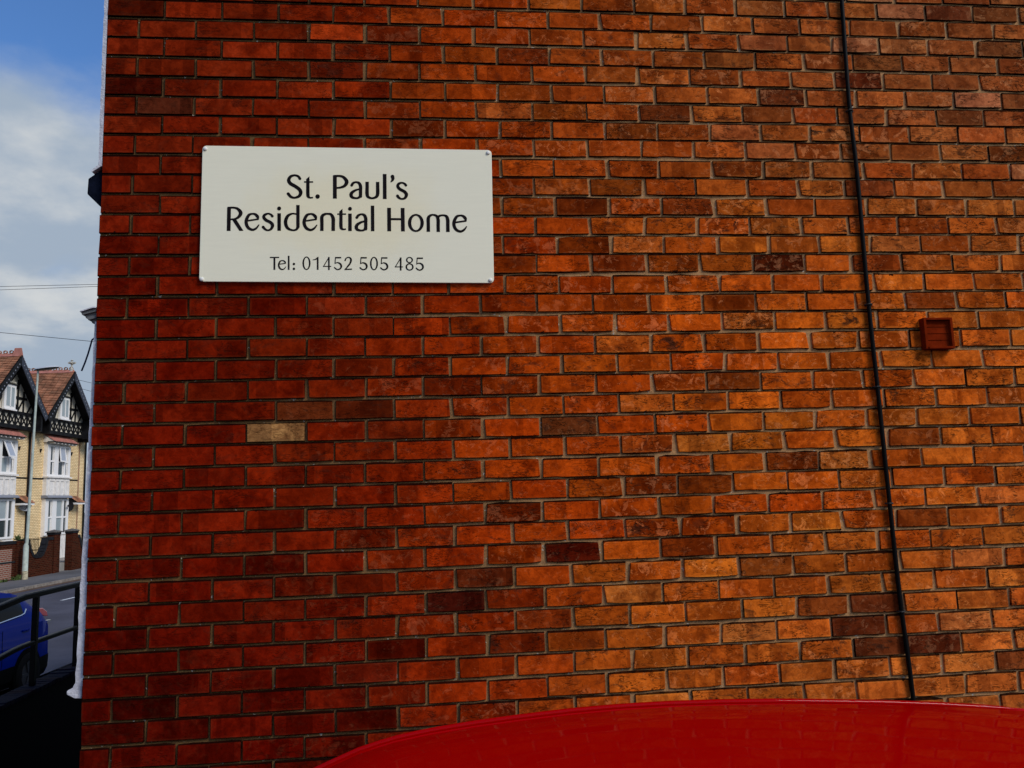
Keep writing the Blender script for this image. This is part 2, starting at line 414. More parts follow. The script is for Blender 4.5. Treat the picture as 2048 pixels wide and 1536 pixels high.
def brick_mesh(name, items):
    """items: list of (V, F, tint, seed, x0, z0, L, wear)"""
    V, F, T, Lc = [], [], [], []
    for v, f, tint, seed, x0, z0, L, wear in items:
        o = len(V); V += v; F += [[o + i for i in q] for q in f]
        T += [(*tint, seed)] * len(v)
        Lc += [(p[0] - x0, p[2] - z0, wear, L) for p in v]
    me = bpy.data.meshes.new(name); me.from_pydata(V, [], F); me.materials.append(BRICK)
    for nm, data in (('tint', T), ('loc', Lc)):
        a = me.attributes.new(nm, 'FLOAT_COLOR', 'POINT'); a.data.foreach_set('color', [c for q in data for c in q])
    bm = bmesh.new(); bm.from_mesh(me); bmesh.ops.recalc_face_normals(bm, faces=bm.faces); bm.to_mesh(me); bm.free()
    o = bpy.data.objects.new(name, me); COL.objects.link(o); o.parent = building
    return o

WALL_R, TOPK, BOTK = 6.4, -16, 47
bricks = []
for k in range(TOPK, BOTK + 1):
    R = random.Random(1000 + k)
    zt, zb = Z0 - k * CO, Z0 - (k + 1) * CO
    i = 0
    sag = R.gauss(0, .0008); ph = R.uniform(0, 6.28)
    while True:
        xa, xb = joint_x(k, i), joint_x(k, i + 1)
        if xa > WALL_R - .3: break
        i += 1
        j = [max(-.0026, min(.0030, R.gauss(0, .0019))) for _ in range(4)]
        mh = .0028
        x0 = (xa + mh + j[0]) if xa > 0 else R.uniform(-.002, .002)
        x1 = xb - mh + j[1]
        wear = min(1, max(0, (x0 - .45) / 1.7)) * R.uniform(.55, 1.0) + .05
        wv = .0016 * sin(x0 * 1.9 + ph) + .0009 * sin(x0 * 5.3 + 2 * ph); lv = R.gauss(0, .0007)
        z0b, z1b = zb + .0034 + sag + wv + lv + j[2] * .7, zt - .0034 + sag + wv + lv + j[3] * .7
        px, py, d = project(((x0 + x1) / 2, 0, (z0b + z1b) / 2))
        inframe = -20 < px < 2068 and -20 < py < 1556
        far = not (-150 < px < 2200 and -150 < py < 1700)
        v, f = brick_geo(x0, x1, z0b, z1b, R, wear, far)
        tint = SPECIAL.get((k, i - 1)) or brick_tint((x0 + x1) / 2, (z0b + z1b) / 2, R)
        hid = (410 < px < 980 and 300 < py < 560) or (py > 1420 and px > 900) or (py > 1500 and px > 690)
        size = (x1 - x0) * .08 / d ** 2 if inframe and not hid and 0 < px < 2048 and 0 < py < 1536 else 0
        bricks.append((size, (v, f, tint, R.random(), x0, z0b, x1 - x0, wear)))
bricks.sort(key=lambda q: -q[0])
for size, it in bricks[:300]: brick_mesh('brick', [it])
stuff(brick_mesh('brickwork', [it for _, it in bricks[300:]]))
Z_TOP, Z_BOT = Z0 - TOPK * CO, Z0 - (BOTK + 1) * CO
mb = MB(); rows = []
for a in range(0, 60):
    rows.append([(.003 + (WALL_R - .003) * b / 70, .0085 + .0010 * sin(a * 12.9 + b * 78.2) + .0008 * sin(b * 37.7 - a * 3.1), Z_BOT + (Z_TOP - Z_BOT) * a / 59) for b in range(71)])
mb.grid(rows).build('mortar', MORTAR, building)
MB().box(.0, WALL_R, .1005, 9.0, -1.6, Z_TOP).build('wall_core', MATS['white_render_paint'], building)
ROOF_TILE = material('roof_tile', (.20, .085, .05), .85, vary=.45, scale=6, bump=.01, bscale=30, dirt=(.10, .08, .05))
MB().prism([(-.35, Z_TOP - .02), (WALL_R / 2, Z_TOP + 2.6), (WALL_R + .35, Z_TOP - .02), (WALL_R + .35, Z_TOP + .1), (WALL_R / 2, Z_TOP + 2.75), (-.35, Z_TOP + .1)], lambda u, v, a: (u, a, v), -.15, 9.2).build('roof', ROOF_TILE, building)
MB().prism([(0, Z_TOP - .01), (WALL_R, Z_TOP - .01), (WALL_R / 2, Z_TOP + 2.55)], lambda u, v, a: (u, a, v), .12, 8.9).build('gable', MATS['white_render_paint'], building)

# painted front round the corner
def ragged(x0, x1, za, zb, y, seed, n=46, amp=.0022):
    R = random.Random(seed); mb = MB(); rows = []
    for k in range(n + 1):
        z = za + (zb - za) * k / n; f = k / n
        x = x0 + (x1 - x0) * f + R.gauss(0, amp * .35) - (R.uniform(0, amp) if R.random() < .3 else 0)
        rows.append([(.003, y, z), (x, y + .002, z), (x - .002, y + .03, z), (x - .002, 9.0, z), (.003, 9.0, z)])
    return mb.grid(rows)
ragged(-.0155, -.0125, Z_TOP, 3.345, -.001, 3, 60).build('front_render', WHITE_PAINT, building)
ragged(-.006, -.006, 3.19, 2.74, .03, 4, 16, .002).build('front_render', WHITE_PAINT, building)
ragged(-.0075, -.030, 2.70, 1.30, .012, 5, 60).build('corner_pilaster', WHITE_PAINT, building)
MB().box(-.012, .0, .10, 9, -1.6, 1.255).build('plinth', BLACK, building)
ex = lambda u, v, a: (u, a, v)
MB().prism([(0, 3.344), (-.058, 3.300), (-.060, 3.235), (-.008, 3.182), (0, 3.18)], ex, .02, 2.2).build('hood_mould', DARK_HOOD, building, bevel=.004)
MB().prism([(0, 3.362), (-.040, 3.326), (-.036, 3.320), (0, 3.346)], ex, .0, 2.2).build('flashing', WHITE_PAINT, building)
for q, (xo, za, zb, yf) in enumerate(((.058, 2.7365, 2.726, .004), (.047, 2.726, 2.712, .014), (.036, 2.710, 2.700, .008), (.024, 2.698, 2.686, .018))):
    zs = .016 * xo / .058
    MB().prism([(0, za + .016), (-xo, za + .016 - zs), (-xo + .004, zb + .016 - zs), (0, zb + .014)], ex, yf, 2.0).build('cornice', GREY_MOULD, building)
MB().prism([(0, 2.757), (-.012, 2.757), (-.060, 2.741), (-.0605, 2.7365), (-.012, 2.7525), (0, 2.7525)], ex, -.004, 2.0).build('cornice_cap', WHITE_PAINT, building)
MB().prism([(-.005, 1.335), (-.026, 1.318), (-.034, 1.308), (-.040, 1.295), (-.055, 1.288), (-.060, 1.284), (-.059, 1.272), (-.03, 1.257), (-.005, 1.256)], ex, .014, .42).build('pilaster_base', WHITE_PAINT, building, bevel=.002)

# the sunken yard beside the front, its low wall with a coping of bricks on edge
COPE = [material('dark_coping_brick_%s' % n, c, .8, spec=.05, vary=.4, scale=40, bump=.003) for n, c in (('plum', (.014, .009, .016)), ('slate', (.010, .009, .017)), ('red', (.018, .008, .010)))]
low = thing('boundary_wall', 'low black wall with purple brick on edge coping under the railing', 'wall', (-2.2, 0.4, -1.3))
MB().box(-2.28, -2.12, -3.0, 12.0, -1.3, .405).build('wall', BLACK, low)
R = random.Random(5); y = -1.0; q = 0
cope_me = []
while y < 9.0:
    o = None
    zt = .45 + R.gauss(0, .0025)
    mb = MB().box(-2.30 + R.gauss(0, .002), -2.10 + R.gauss(0, .002), y + .004, y + .068, .412, zt)
    if 3.2 < y < 6.0:
        mb.build('coping_brick', COPE[R.randrange(3)], low, bevel=.004)
    else: cope_me.append(mb)
    y += .0755
rest = MB()
for mb in cope_me:
    o = len(rest.v); rest.v += mb.v; rest.f += [[i + o for i in f] for f in mb.f]; rest.mi += mb.mi
stuff(rest.build('coping', COPE[0], low))
MB().box(-2.285, -2.115, -1.0, 9.0, .406, .438).build('coping_mortar', material('dark_mortar', (.003, .003, .004), .9, spec=.0), low)

rail = thing('handrail', 'black steel railing with two rails on the low boundary wall', 'railing', (-2.2, 4.5, .45))
def bar_path(pts, hx, hz): 
    mb = MB()
    for a, b in zip(pts, pts[1:]): mb.beam(a, b, (hx, 0, 0), (0, 0, hz))
    return mb
HR = [(-2.2, 0.9, .92), (-2.2, 4.30, 1.238), (-2.2, 4.44, 1.238), (-2.2, 9.0, 1.230)]
RAIL_TOP = material('worn_rail_paint', (.001, .001, .0015), .35, spec=.08)
def flat_rail(pts, hx, hz, nm):
    mb = MB(); n = len(pts); R_ = []
    for k, (x, y, z) in enumerate(pts):
        R_.append([mb.P((x + sx * hx, y, z + sz * hz)) for sx, sz in ((-1, -1), (1, -1), (1, .6), (.75, 1), (-.75, 1), (-1, .6))])
    for A, B in zip(R_, R_[1:]):
        for q in range(6): mb.idx([A[q], A[(q + 1) % 6], B[(q + 1) % 6], B[q]])
    mb.idx(R_[0][::-1]); mb.idx(R_[-1]); mb.build(nm, RAIL_TOP, rail)
flat_rail([(-2.2, .9, .90), (-2.2, 2.5, 1.075), (-2.2, 4.18, 1.222), (-2.2, 4.34, 1.234), (-2.2, 4.5, 1.236), (-2.2, 6.5, 1.232), (-2.2, 9, 1.228)], .026, .024, 'top_rail')
flat_rail([(-2.2, .9, .48), (-2.2, 2.5, .660), (-2.2, 4.18, .812), (-2.2, 4.34, .820), (-2.2, 4.5, .822), (-2.2, 6.5, .816), (-2.2, 9, .81)], .021, .018, 'lower_rail')
for yy in (3.1, 4.57, 5.46, 6.9):
    MB().box(-2.222, -2.178, yy - .025, yy + .025, .451, 1.22 if yy > 4.3 else 1.09).build('post', BLACK_STEEL, rail, bevel=.003)

# dark blue cord hanging from the cornice
tag(MB().tube([(-.030, .15, 2.688), (-.0698, .15, 2.6527), (-.076, .15, 2.625), (-.0835, .15, 2.594), (-.094, .15, 2.558), (-.1065, .15, 2.5234)], .0036, 8).build('hanging_cord', material('blue_cord', (.012, .022, .06), .5), smooth=60),
    'dark blue cord hanging loose below the grey cornice at the wall corner', 'cord')

# ------------------------------------------------------------------ things fixed to the wall
# sign
TLc, TRc, BRc, BLc = (.4021, 3.4319), (1.5991, 3.4253), (1.5927, 2.8410), (.3990, 2.8546)
def sign_material():
    m = bpy.data.materials.new('cream_sign_face'); m.use_nodes = True
    t = NT(m.node_tree); p = t.n['Principled BSDF']
    pos = t.new('ShaderNodeTexCoord').outputs['Object']
    d = t.new('ShaderNodeVectorMath', operation='LENGTH')
    t.put(d.inputs[0], t.vmath('MULTIPLY', pos, (1.0, 0.0, 1.9)))
    n = t.noise(pos, 4.0, 5, .6)
    yel = t.step(t.math('ADD', d.outputs['Value'], t.math('MULTIPLY', t.math('SUBTRACT', n, .5), .45)), .52, .18)
    c = t.mix(t.math('MULTIPLY', yel, .55), (.91, .86, .64), (.92, .80, .48))
    c = t.mix(.25, c, t.mix(t.noise(t.vmath('MULTIPLY', pos, (.5, 1, 6)), 14, 4, .6), (.8, .8, .8), (1.12, 1.12, 1.12)), 'MULTIPLY')
    t.put(p.inputs['Base Color'], c); p.inputs['Roughness'].default_value = .45
    return m
sign = thing('sign_board', 'cream wall sign reading St. Paul\'s Residential Home with telephone number', 'sign', (1.0, -.006, 3.14))
outline = []
cs = [Vector(c) for c in (TLc, TRc, BRc, BLc)]
for k in range(4):
    c, a, b = cs[k], cs[k - 1], cs[(k + 1) % 4]
    da, db = (a - c).normalized(), (b - c).normalized(); r = .017
    for q in range(7):
        th = pi / 2 * q / 6
        ctr = c + da * r + db * r
        p_ = ctr - db * r * cos(th) - da * r * sin(th)
        outline.append((p_.x, p_.y))
MB().prism(outline, lambda u, v, a: (u, a, v), -.0035, -.0140).build('plate', sign_material(), sign, bevel=.0014)
SCREW = material('screw_cap', (.78, .76, .70), .6, spec=.05)
for sx, sz in ((.4138, 3.4169), (1.5838, 3.4118), (1.5783, 2.8529), (.4096, 2.8635)):
    MB().lathe((sx, -.0141, sz), [(.0085, 0), (.0085, -.0018), (.0065, -.0042), (.003, -.0054), (.0005, -.0056)], 16, 'y').build('screw', SCREW, sign, smooth=50)
GLYPHS = {'a':[('R',[7970,32911,107,7895,33016,97,7747,33058,86,7587,33000,113,7512,32842,134,7588,32699,139,7762,32592,139,7937,32459,139,8004,32316,139,7938,32159,118,7756,32087,88,7604,32129,107,7496,32257,117]),('F',[8293,32907,129,8293,32575,129,8294,32247,134,8318,32133,113,8393,32088,70,8506,32099,59]),('P',[8228,32901,8357,33020,8357,32902]),('F',[8137,32772,59,8508,32774,59]),('P',[8782,32144,8776,32106,8756,32075,8726,32054,8691,32046,8656,32053,8627,32074,8607,32106,8600,32143,8607,32180,8627,32211,8656,32233,8691,32240,8726,32233,8756,32212,8776,32181]),('F',[9399,33071,146,9396,32058,146]),('F',[9350,33033,92,9581,33043,87,9757,32987,109,9883,32800,147,9809,32627,119,9633,32543,87,9444,32522,70]),('R',[10089,32638,109,10149,32736,98,10272,32777,82,10394,32732,114,10453,32588,131,10451,32387,130,10449,32157,125]),('F',[10452,32485,65,10256,32429,87,10106,32328,119,10059,32227,135,10105,32121,114,10254,32079,81,10376,32105,92,10450,32200,125]),('F',[10726,32797,131,10724,32532,133,10722,32273,136,10762,32139,114,10927,32079,82,11097,32140,114,11158,32276,136,11161,32535,134,11163,32795,131]),('F',[11457,33144,143,11450,32047,142]),('R',[11782,33036,143,11798,32944,126,11775,32871,93,11716,32804,44]),('R',[12335,32652,105,12281,32721,88,12158,32763,77,12033,32708,110,11999,32598,121,12085,32482,126,12276,32368,126,12351,32238,132,12286,32094,99,12148,32056,77,12039,32107,99,11980,32188,115])],'b':[('F',[5126,31664,142,5123,30661,141]),('F',[5068,31640,91,5308,31651,81,5474,31598,106,5592,31436,142,5528,31273,116,5378,31173,81,5189,31154,61]),('P',[5247,31143,5416,31157,5713,30669,5551,30661]),('F',[5847,31090,66,6316,31167,66]),('R',[6295,31177,66,6269,31269,117,6187,31361,102,6059,31391,76,5908,31320,112,5814,31058,127,5888,30815,116,6066,30712,96,6218,30775,81,6323,30918,46]),('R',[6862,31290,102,6798,31363,82,6683,31401,71,6556,31343,107,6518,31248,117,6608,31126,122,6800,31018,122,6872,30897,127,6815,30748,97,6688,30691,71,6573,30740,91,6496,30829,107]),('P',[7215,31622,7209,31589,7191,31561,7165,31542,7134,31535,7102,31542,7076,31560,7058,31589,7051,31622,7057,31655,7075,31684,7101,31703,7133,31709,7164,31703,7191,31684,7209,31656]),('F',[7134,31418,133,7139,30670,133]),('F',[7892,31775,129,7895,30811,128]),('F',[7885,31371,56,7795,31390,62,7654,31400,72,7475,31291,118,7395,31046,133,7465,30802,118,7657,30697,77,7823,30719,87,7894,30830,123]),('F',[8176,31086,67,8652,31163,67]),('R',[8631,31174,67,8605,31266,119,8523,31359,103,8394,31389,77,8240,31317,113,8143,31053,128,8215,30808,118,8395,30705,98,8549,30768,82,8657,30912,46]),('F',[8863,30665,129,8866,30980,129,8869,31267,129,8967,31374,103,9101,31399,78,9243,31363,109,9323,31199,135,9325,30954,134,9324,30665,134]),('F',[9643,31515,125,9642,31197,124,9641,30883,129,9663,30774,109,9736,30731,67,9844,30742,57]),('P',[9581,31509,9706,31622,9705,31510]),('F',[9492,31386,57,9850,31387,57]),('P',[10094,31618,10087,31585,10070,31558,10044,31539,10013,31533,9982,31539,9956,31557,9938,31585,9932,31617,9939,31650,9956,31678,9983,31696,10014,31703,10044,31696,10071,31678,10088,31650]),('F',[10012,31412,135,10008,30660,135]),('R',[10292,31242,109,10358,31333,99,10478,31383,78,10600,31339,115,10656,31202,130,10655,31010,130,10653,30750,125]),('F',[10656,31092,63,10468,31037,89,10319,30941,120,10266,30832,135,10309,30723,114,10465,30682,78,10582,30709,88,10653,30805,125]),('F',[10941,31758,131,10938,30655,130]),('F',[11622,31667,147,11617,30649,147]),('F',[12185,31663,148,12184,30644,147]),('F',[11671,31176,84,12144,31172,84]),('O',[13059,31011,13049,30923,13023,30840,12982,30765,12928,30703,12864,30656,12794,30627,12720,30617,12646,30627,12576,30656,12514,30702,12463,30765,12424,30839,12401,30922,12394,31010,12404,31097,12429,31181,12470,31256,12524,31318,12588,31365,12658,31395,12732,31405,12806,31395,12876,31366,12939,31319,12990,31257,13029,31182,13052,31098,12916,31011,12910,30941,12895,30875,12871,30816,12840,30767,12804,30730,12763,30707,12721,30699,12679,30707,12639,30730,12604,30767,12575,30816,12553,30875,12540,30941,12536,31010,12542,31079,12557,31145,12581,31204,12612,31254,12648,31291,12689,31314,12731,31322,12773,31314,12813,31291,12849,31254,12878,31205,12900,31146,12913,31080]),('F',[13239,30628,132,13242,30931,132,13247,31207,132,13321,31326,101,13449,31365,74,13592,31313,106,13655,31153,133,13652,30904,133,13652,30622,132]),('F',[13643,31208,90,13706,31313,90,13866,31347,74,14003,31300,112,14058,31139,138,14056,30904,138,14055,30620,138]),('F',[14346,31029,69,14841,31107,69]),('R',[14820,31118,69,14796,31213,123,14713,31307,107,14580,31337,80,14418,31265,117,14311,30996,133,14379,30747,122,14563,30642,101,14725,30706,85,14840,30852,48])],'c':[('F',[6776,29540,46,7147,29539,46]),('F',[6957,29528,70,6960,29018,69]),('F',[7134,29251,36,7416,29292,37]),('R',[7399,29297,37,7384,29343,56,7335,29392,53,7264,29406,40,7178,29366,56,7131,29221,63,7175,29086,60,7266,29032,50,7354,29063,43,7416,29147,23]),('F',[7529,29608,62,7531,29015,61]),('P',[7788,29259,7784,29239,7773,29222,7757,29210,7738,29206,7719,29211,7703,29222,7692,29239,7688,29259,7692,29279,7703,29296,7719,29308,7738,29311,7757,29307,7773,29296,7784,29279]),('P',[7789,29058,7785,29038,7774,29021,7758,29009,7739,29005,7720,29009,7704,29021,7693,29038,7689,29058,7693,29078,7703,29095,7720,29106,7739,29110,7758,29106,7774,29095,7785,29078]),('O',[8406,29290,8402,29226,8390,29166,8371,29112,8345,29067,8314,29033,8279,29012,8243,29005,8207,29012,8172,29033,8141,29067,8115,29113,8096,29167,8083,29227,8079,29291,8083,29354,8095,29415,8114,29469,8140,29514,8171,29548,8206,29569,8242,29576,8279,29569,8313,29548,8344,29514,8370,29468,8390,29414,8402,29353,8339,29290,8337,29236,8330,29186,8318,29140,8303,29102,8285,29074,8265,29056,8243,29050,8222,29056,8201,29074,8183,29103,8167,29141,8156,29186,8148,29237,8146,29291,8148,29344,8155,29395,8167,29440,8182,29478,8200,29507,8221,29525,8242,29531,8264,29525,8284,29507,8303,29478,8318,29440,8330,29394,8337,29343]),('F',[8694,29540,64,8694,29013,63]),('P',[8496,29419,8490,29444,8577,29461,8660,29519,8694,29558,8725,29566,8725,29487,8663,29450,8585,29423]),('F',[9146,29551,60,9145,29001,60]),('F',[9156,29551,34,8931,29158,33]),('F',[8906,29156,33,9241,29153,34]),('F',[9398,29524,54,9647,29521,54]),('F',[9412,29543,34,9392,29260,37]),('F',[9381,29270,24,9490,29312,44,9599,29264,67,9646,29158,71,9607,29062,60,9506,29018,47,9422,29054,50,9360,29121,44]),('R',[9805,29404,54,9836,29484,47,9929,29536,44,10021,29492,64,10043,29404,71,10003,29280,67,9901,29140,57,9808,29031,34]),('F',[9775,29021,47,10083,29033,47]),('F',[10437,29515,54,10688,29513,54]),('F',[10451,29535,34,10430,29250,37]),('F',[10418,29261,24,10528,29303,44,10638,29255,68,10685,29149,71,10645,29052,61,10543,29008,47,10459,29044,51,10397,29111,44]),('O',[11141,29267,11137,29203,11124,29142,11104,29088,11077,29042,11046,29008,11011,28987,10974,28980,10938,28987,10903,29009,10872,29043,10847,29089,10828,29143,10816,29204,10813,29268,10817,29332,10830,29393,10850,29448,10876,29493,10908,29528,10943,29549,10980,29556,11016,29549,11051,29527,11082,29493,11107,29447,11126,29392,11138,29331,11074,29267,11071,29213,11063,29162,11051,29116,11035,29078,11017,29049,10996,29032,10975,29026,10953,29032,10933,29050,10915,29079,10900,29117,10889,29163,10882,29214,10880,29268,10883,29322,10891,29373,10903,29419,10918,29457,10937,29486,10958,29504,10979,29510,11001,29504,11021,29486,11039,29457,11054,29419,11065,29373,11072,29321]),('F',[11280,29507,54,11531,29505,54]),('F',[11294,29527,34,11272,29242,37]),('F',[11260,29252,24,11371,29295,44,11481,29246,68,11527,29140,71,11487,29043,61,11385,28999,48,11300,29035,51,11238,29102,44]),('F',[12076,29521,61,12068,28966,61]),('F',[12086,29521,34,11852,29124,34]),('F',[11827,29123,34,12167,29120,34]),('O',[12582,29413,12578,29383,12567,29356,12549,29331,12526,29310,12498,29294,12467,29285,12435,29282,12402,29285,12372,29295,12344,29311,12322,29332,12305,29357,12294,29384,12291,29414,12295,29443,12306,29471,12324,29496,12347,29516,12375,29532,12406,29542,12439,29545,12471,29541,12502,29532,12529,29516,12552,29495,12569,29470,12579,29442,12522,29413,12520,29393,12513,29374,12503,29358,12489,29344,12472,29333,12454,29326,12435,29324,12416,29327,12398,29333,12382,29344,12369,29358,12359,29375,12353,29394,12351,29413,12353,29433,12360,29452,12371,29469,12384,29483,12401,29493,12419,29500,12438,29502,12457,29500,12475,29493,12491,29482,12504,29468,12514,29451,12520,29433]),('O',[12603,29116,12598,29080,12585,29047,12565,29017,12538,28991,12506,28973,12470,28961,12433,28957,12396,28961,12361,28973,12329,28992,12303,29018,12284,29048,12272,29082,12268,29117,12273,29153,12286,29187,12306,29217,12333,29242,12365,29261,12401,29272,12438,29276,12475,29272,12510,29260,12542,29241,12568,29216,12588,29185,12599,29152,12538,29116,12535,29092,12527,29069,12515,29048,12498,29030,12478,29017,12457,29009,12434,29007,12411,29010,12389,29018,12370,29031,12354,29048,12342,29069,12335,29093,12333,29117,12336,29142,12344,29165,12356,29186,12373,29203,12392,29216,12414,29224,12437,29227,12460,29224,12481,29216,12501,29202,12517,29185,12529,29164,12536,29141]),('F',[12743,29489,55,12997,29486,55]),('F',[12757,29508,34,12733,29222,38]),('F',[12721,29233,24,12833,29275,45,12944,29226,69,12990,29120,72,12949,29022,62,12846,28978,48,12761,29014,51,12698,29082,44])]}
INK = material('black_sign_ink', (.010, .0075, .008), .6, spec=.05, vary=.5, scale=6)
def catmull(P, per=6):
    out = []
    for k in range(len(P) - 1):
        p0, p1, p2, p3 = P[max(k-1, 0)], P[k], P[k+1], P[min(k+2, len(P)-1)]
        for q in range(per):
            t = q / per
            out.append(tuple(.5 * (2*b + (c - a) * t + (2*a - 5*b + 4*c - d) * t*t + (3*b - a - 3*c + d) * t**3) for a, b, c, d in zip(p0, p1, p2, p3)))
    out.append(P[-1]); return out
PER_LETTER = {'a': (1, 3, 1, 2, 2, 1, 1, 1, 1), 'b': (3, 2, 1, 2, 2, 2, 1, 3, 2, 2, 1, 3, 1, 2, 2), 'c': (2, 2, 1, 2, 1, 2, 3, 3, 2, 3, 1, 3, 3, 2, 3)}
for line, strokes in GLYPHS.items():
    mb = MB(); ends = [sum(PER_LETTER[line][:q + 1]) for q in range(len(PER_LETTER[line]))]
    assert ends[-1] == len(strokes), (line, ends, len(strokes))
    for n, (kind, raw) in enumerate(strokes):
        if n in ends:
            mb.build('letter', INK, sign); mb = MB()
        y = -.01455 - (n % 7) * .00004
        if kind in 'FR':
            P = [(raw[i] / 1e4, raw[i+1] / 1e4, raw[i+2] / 1e4) for i in range(0, len(raw), 3)]
            C = catmull(P) if len(P) > 2 else P
            Lf, Rt = [], []
            for i, (x, z, wd) in enumerate(C):
                a, b = C[max(i-1, 0)], C[min(i+1, len(C)-1)]
                d = Vector((b[0]-a[0], b[1]-a[1])).normalized(); nn = Vector((-d.y, d.x)) * wd * .545
                Lf.append((x + nn.x, y, z + nn.y)); Rt.append((x - nn.x, y, z - nn.y))
            mb.grid(list(zip(Lf, Rt)))
            if kind == 'R':
                for i, sg in ((0, -1), (len(C)-1, 1)):
                    x, z, wd = C[i]; a, b = C[max(i-1, 0)], C[min(i+1, len(C)-1)]
                    d = Vector((b[0]-a[0], b[1]-a[1])).normalized() * sg; nn = Vector((-d.y, d.x))
                    mb.face([(x + (nn.x * cos(t) + d.x * sin(t)) * wd * .545, y - .00001, z + (nn.y * cos(t) + d.y * sin(t)) * wd * .545) for t in [pi * q / 10 for q in range(11)]])
        else:
            P = [(raw[i] / 1e4, y, raw[i+1] / 1e4) for i in range(0, len(raw), 2)]
            if kind == 'P': mb.face(P)
            else:
                for q in range(28): mb.face([P[q], P[(q+1) % 28], P[28 + (q+1) % 28], P[28 + q]])
    mb.build('letter', INK, sign)

# cable down the wall
cab = thing('wall_cable', 'thick black cable clipped down the right side of the brick wall', 'cable', (3.24, -.01, .2))
pts = [(3.250, -.012, 5.4), (3.243, -.012, 4.6), (3.2377, -.012, 4.171), (3.2265, -.013, 3.682), (3.2335, -.012, 3.327), (3.2304, -.012, 2.755), (3.2356, -.013, 2.315), (3.2407, -.012, 1.889), (3.2478, -.012, 1.476), (3.2631, -.012, 1.096), (3.266, -.012, .5), (3.266, -.012, .15)]
MB().tube([(a, b, c) for a, b, c in catmull(pts, 5)], .0092, 10).build('sheath', CABLE, cab, smooth=60)
for zc in (4.55, 3.63, 2.735, 2.372, 1.875, 1.430, .9):
    near = min(catmull(pts, 8), key=lambda p: abs(p[2] - zc)); xc = near[0]
    MB().tube([(xc - .0125, .004, zc), (xc - .012, -.012, zc), (xc - .006, -.0225, zc), (xc + .006, -.0225, zc), (xc + .012, -.012, zc), (xc + .0125, .004, zc)], .0035, 6).lathe((xc + .017, -.006, zc), [(.004, .008), (.004, 0), (.002, -.001)], 8, 'y').build('clip', material('cable_clip', (.035, .033, .030), .6), cab)

# air vent
TERRA = material('vent_terracotta_plastic', (.165, .016, .003), .7, spec=.0, vary=.2, scale=30)
vent = thing('air_vent', 'small square dark red louvred air vent right of the black cable', 'vent', (3.53, 0, 2.6))
X0, X1, Zb, Zt, YF = 3.462, 3.596, 2.531, 2.669, -.034
MB().box(X0, X0 + .012, YF, .004, Zb, Zt).box(X1 - .012, X1, YF, .004, Zb, Zt).box(X0 + .012, X1 - .012, YF, .004, Zt - .010, Zt).box(X0 + .012, X1 - .012, YF - .004, .004, Zb, Zb + .010).build('frame', TERRA, vent, bevel=.0015)
MB().box(X0 + .010, X1 - .010, .0005, .003, Zb + .008, Zt - .008).build('back_plate', material('vent_inside', (.03, .005, .004), .6), vent)
hh = (Zt - Zb - .02) / 4
for k in range(4):
    za = Zb + .010 + k * hh
    MB().prism([(-.0195, za + .0012), (-.0175, za + .0006), (-.0150, za + hh - .0002), (-.0172, za + hh + .0002)], lambda u, v, a: (a, u, v), X0 + .0125, X1 - .0125).build('slat', TERRA, vent)

# ------------------------------------------------------------------ ground, road, pavements
def asphalt(name, c, scale=120, patch=.25, rough=.85):
    m = bpy.data.materials.new(name); m.use_nodes = True
    t = NT(m.node_tree); p = t.n['Principled BSDF']; pos = t.new('ShaderNodeTexCoord').outputs['Object']
    big = t.noise(pos, .35, 5, .6); fine = t.noise(pos, scale, 3, .7)
    col = t.mix(t.step(big, .35, .65), tuple(x * (1 - patch) for x in c), tuple(x * (1 + patch) for x in c))
    col = t.mix(.7, col, t.mix(fine, (.45, .45, .45), (1.55, 1.55, 1.55)), 'MULTIPLY')
    t.put(p.inputs['Base Color'], col); p.inputs['Roughness'].default_value = rough; p.inputs['Specular IOR Level'].default_value = .25
    t.put(p.inputs['Normal'], t.bump(fine, .006)); return m
ROADM = asphalt('road_asphalt', (.066, .062, .076), 60)
PAVEM = asphalt('pavement_asphalt', (.105, .100, .098), 40)
LOTM = asphalt('parking_asphalt', (.03, .03, .032), 90)
KERB = material('kerb_stone', (.22, .19, .16), .85, vary=.25, scale=5, dirt=(.07, .05, .04), dirt_amt=.6)
CONC = material('yard_concrete', (.30, .28, .25), .9, vary=.2, scale=2)
struct(MB().face([(-1500, -800, -.80), (1500, -800, -.80), (1500, 2200, -.80), (-1500, 2200, -.80)]).build('ground', asphalt('ground_earth', (.07, .075, .05), 20)))
def sheet(name, pts, mat): return struct(MB().face(pts).build(name, mat))
KN, KF, BW = 6.9, 16.65, 19.0
sheet('road', [ST(-30, KN, ROAD), ST(260, KN, ROAD), ST(260, KF, ROAD), ST(-30, KF, ROAD)], ROADM)
def slab(name, l0, l1, z, mat):
    mb = MB(ST).box(-30, 260, l0, l1, z - .12, z); return struct(mb.build(name, mat))
slab('kerb', KF, KF + .14, PAVE, KERB); slab('kerb', KN - .14, KN, PAVE, KERB)
struct(MB(ST).box(-30, 260, KF + .142, BW + 4, PAVE - .12, PAVE - .004).build('pavement', PAVEM))
sheet('pavement', [(-2.29, -30, PAVE - .004), (-2.29, 60, PAVE - .004), ST(60, KN - .142, PAVE - .004), ST(-27, KN - .142, PAVE - .004)], PAVEM)
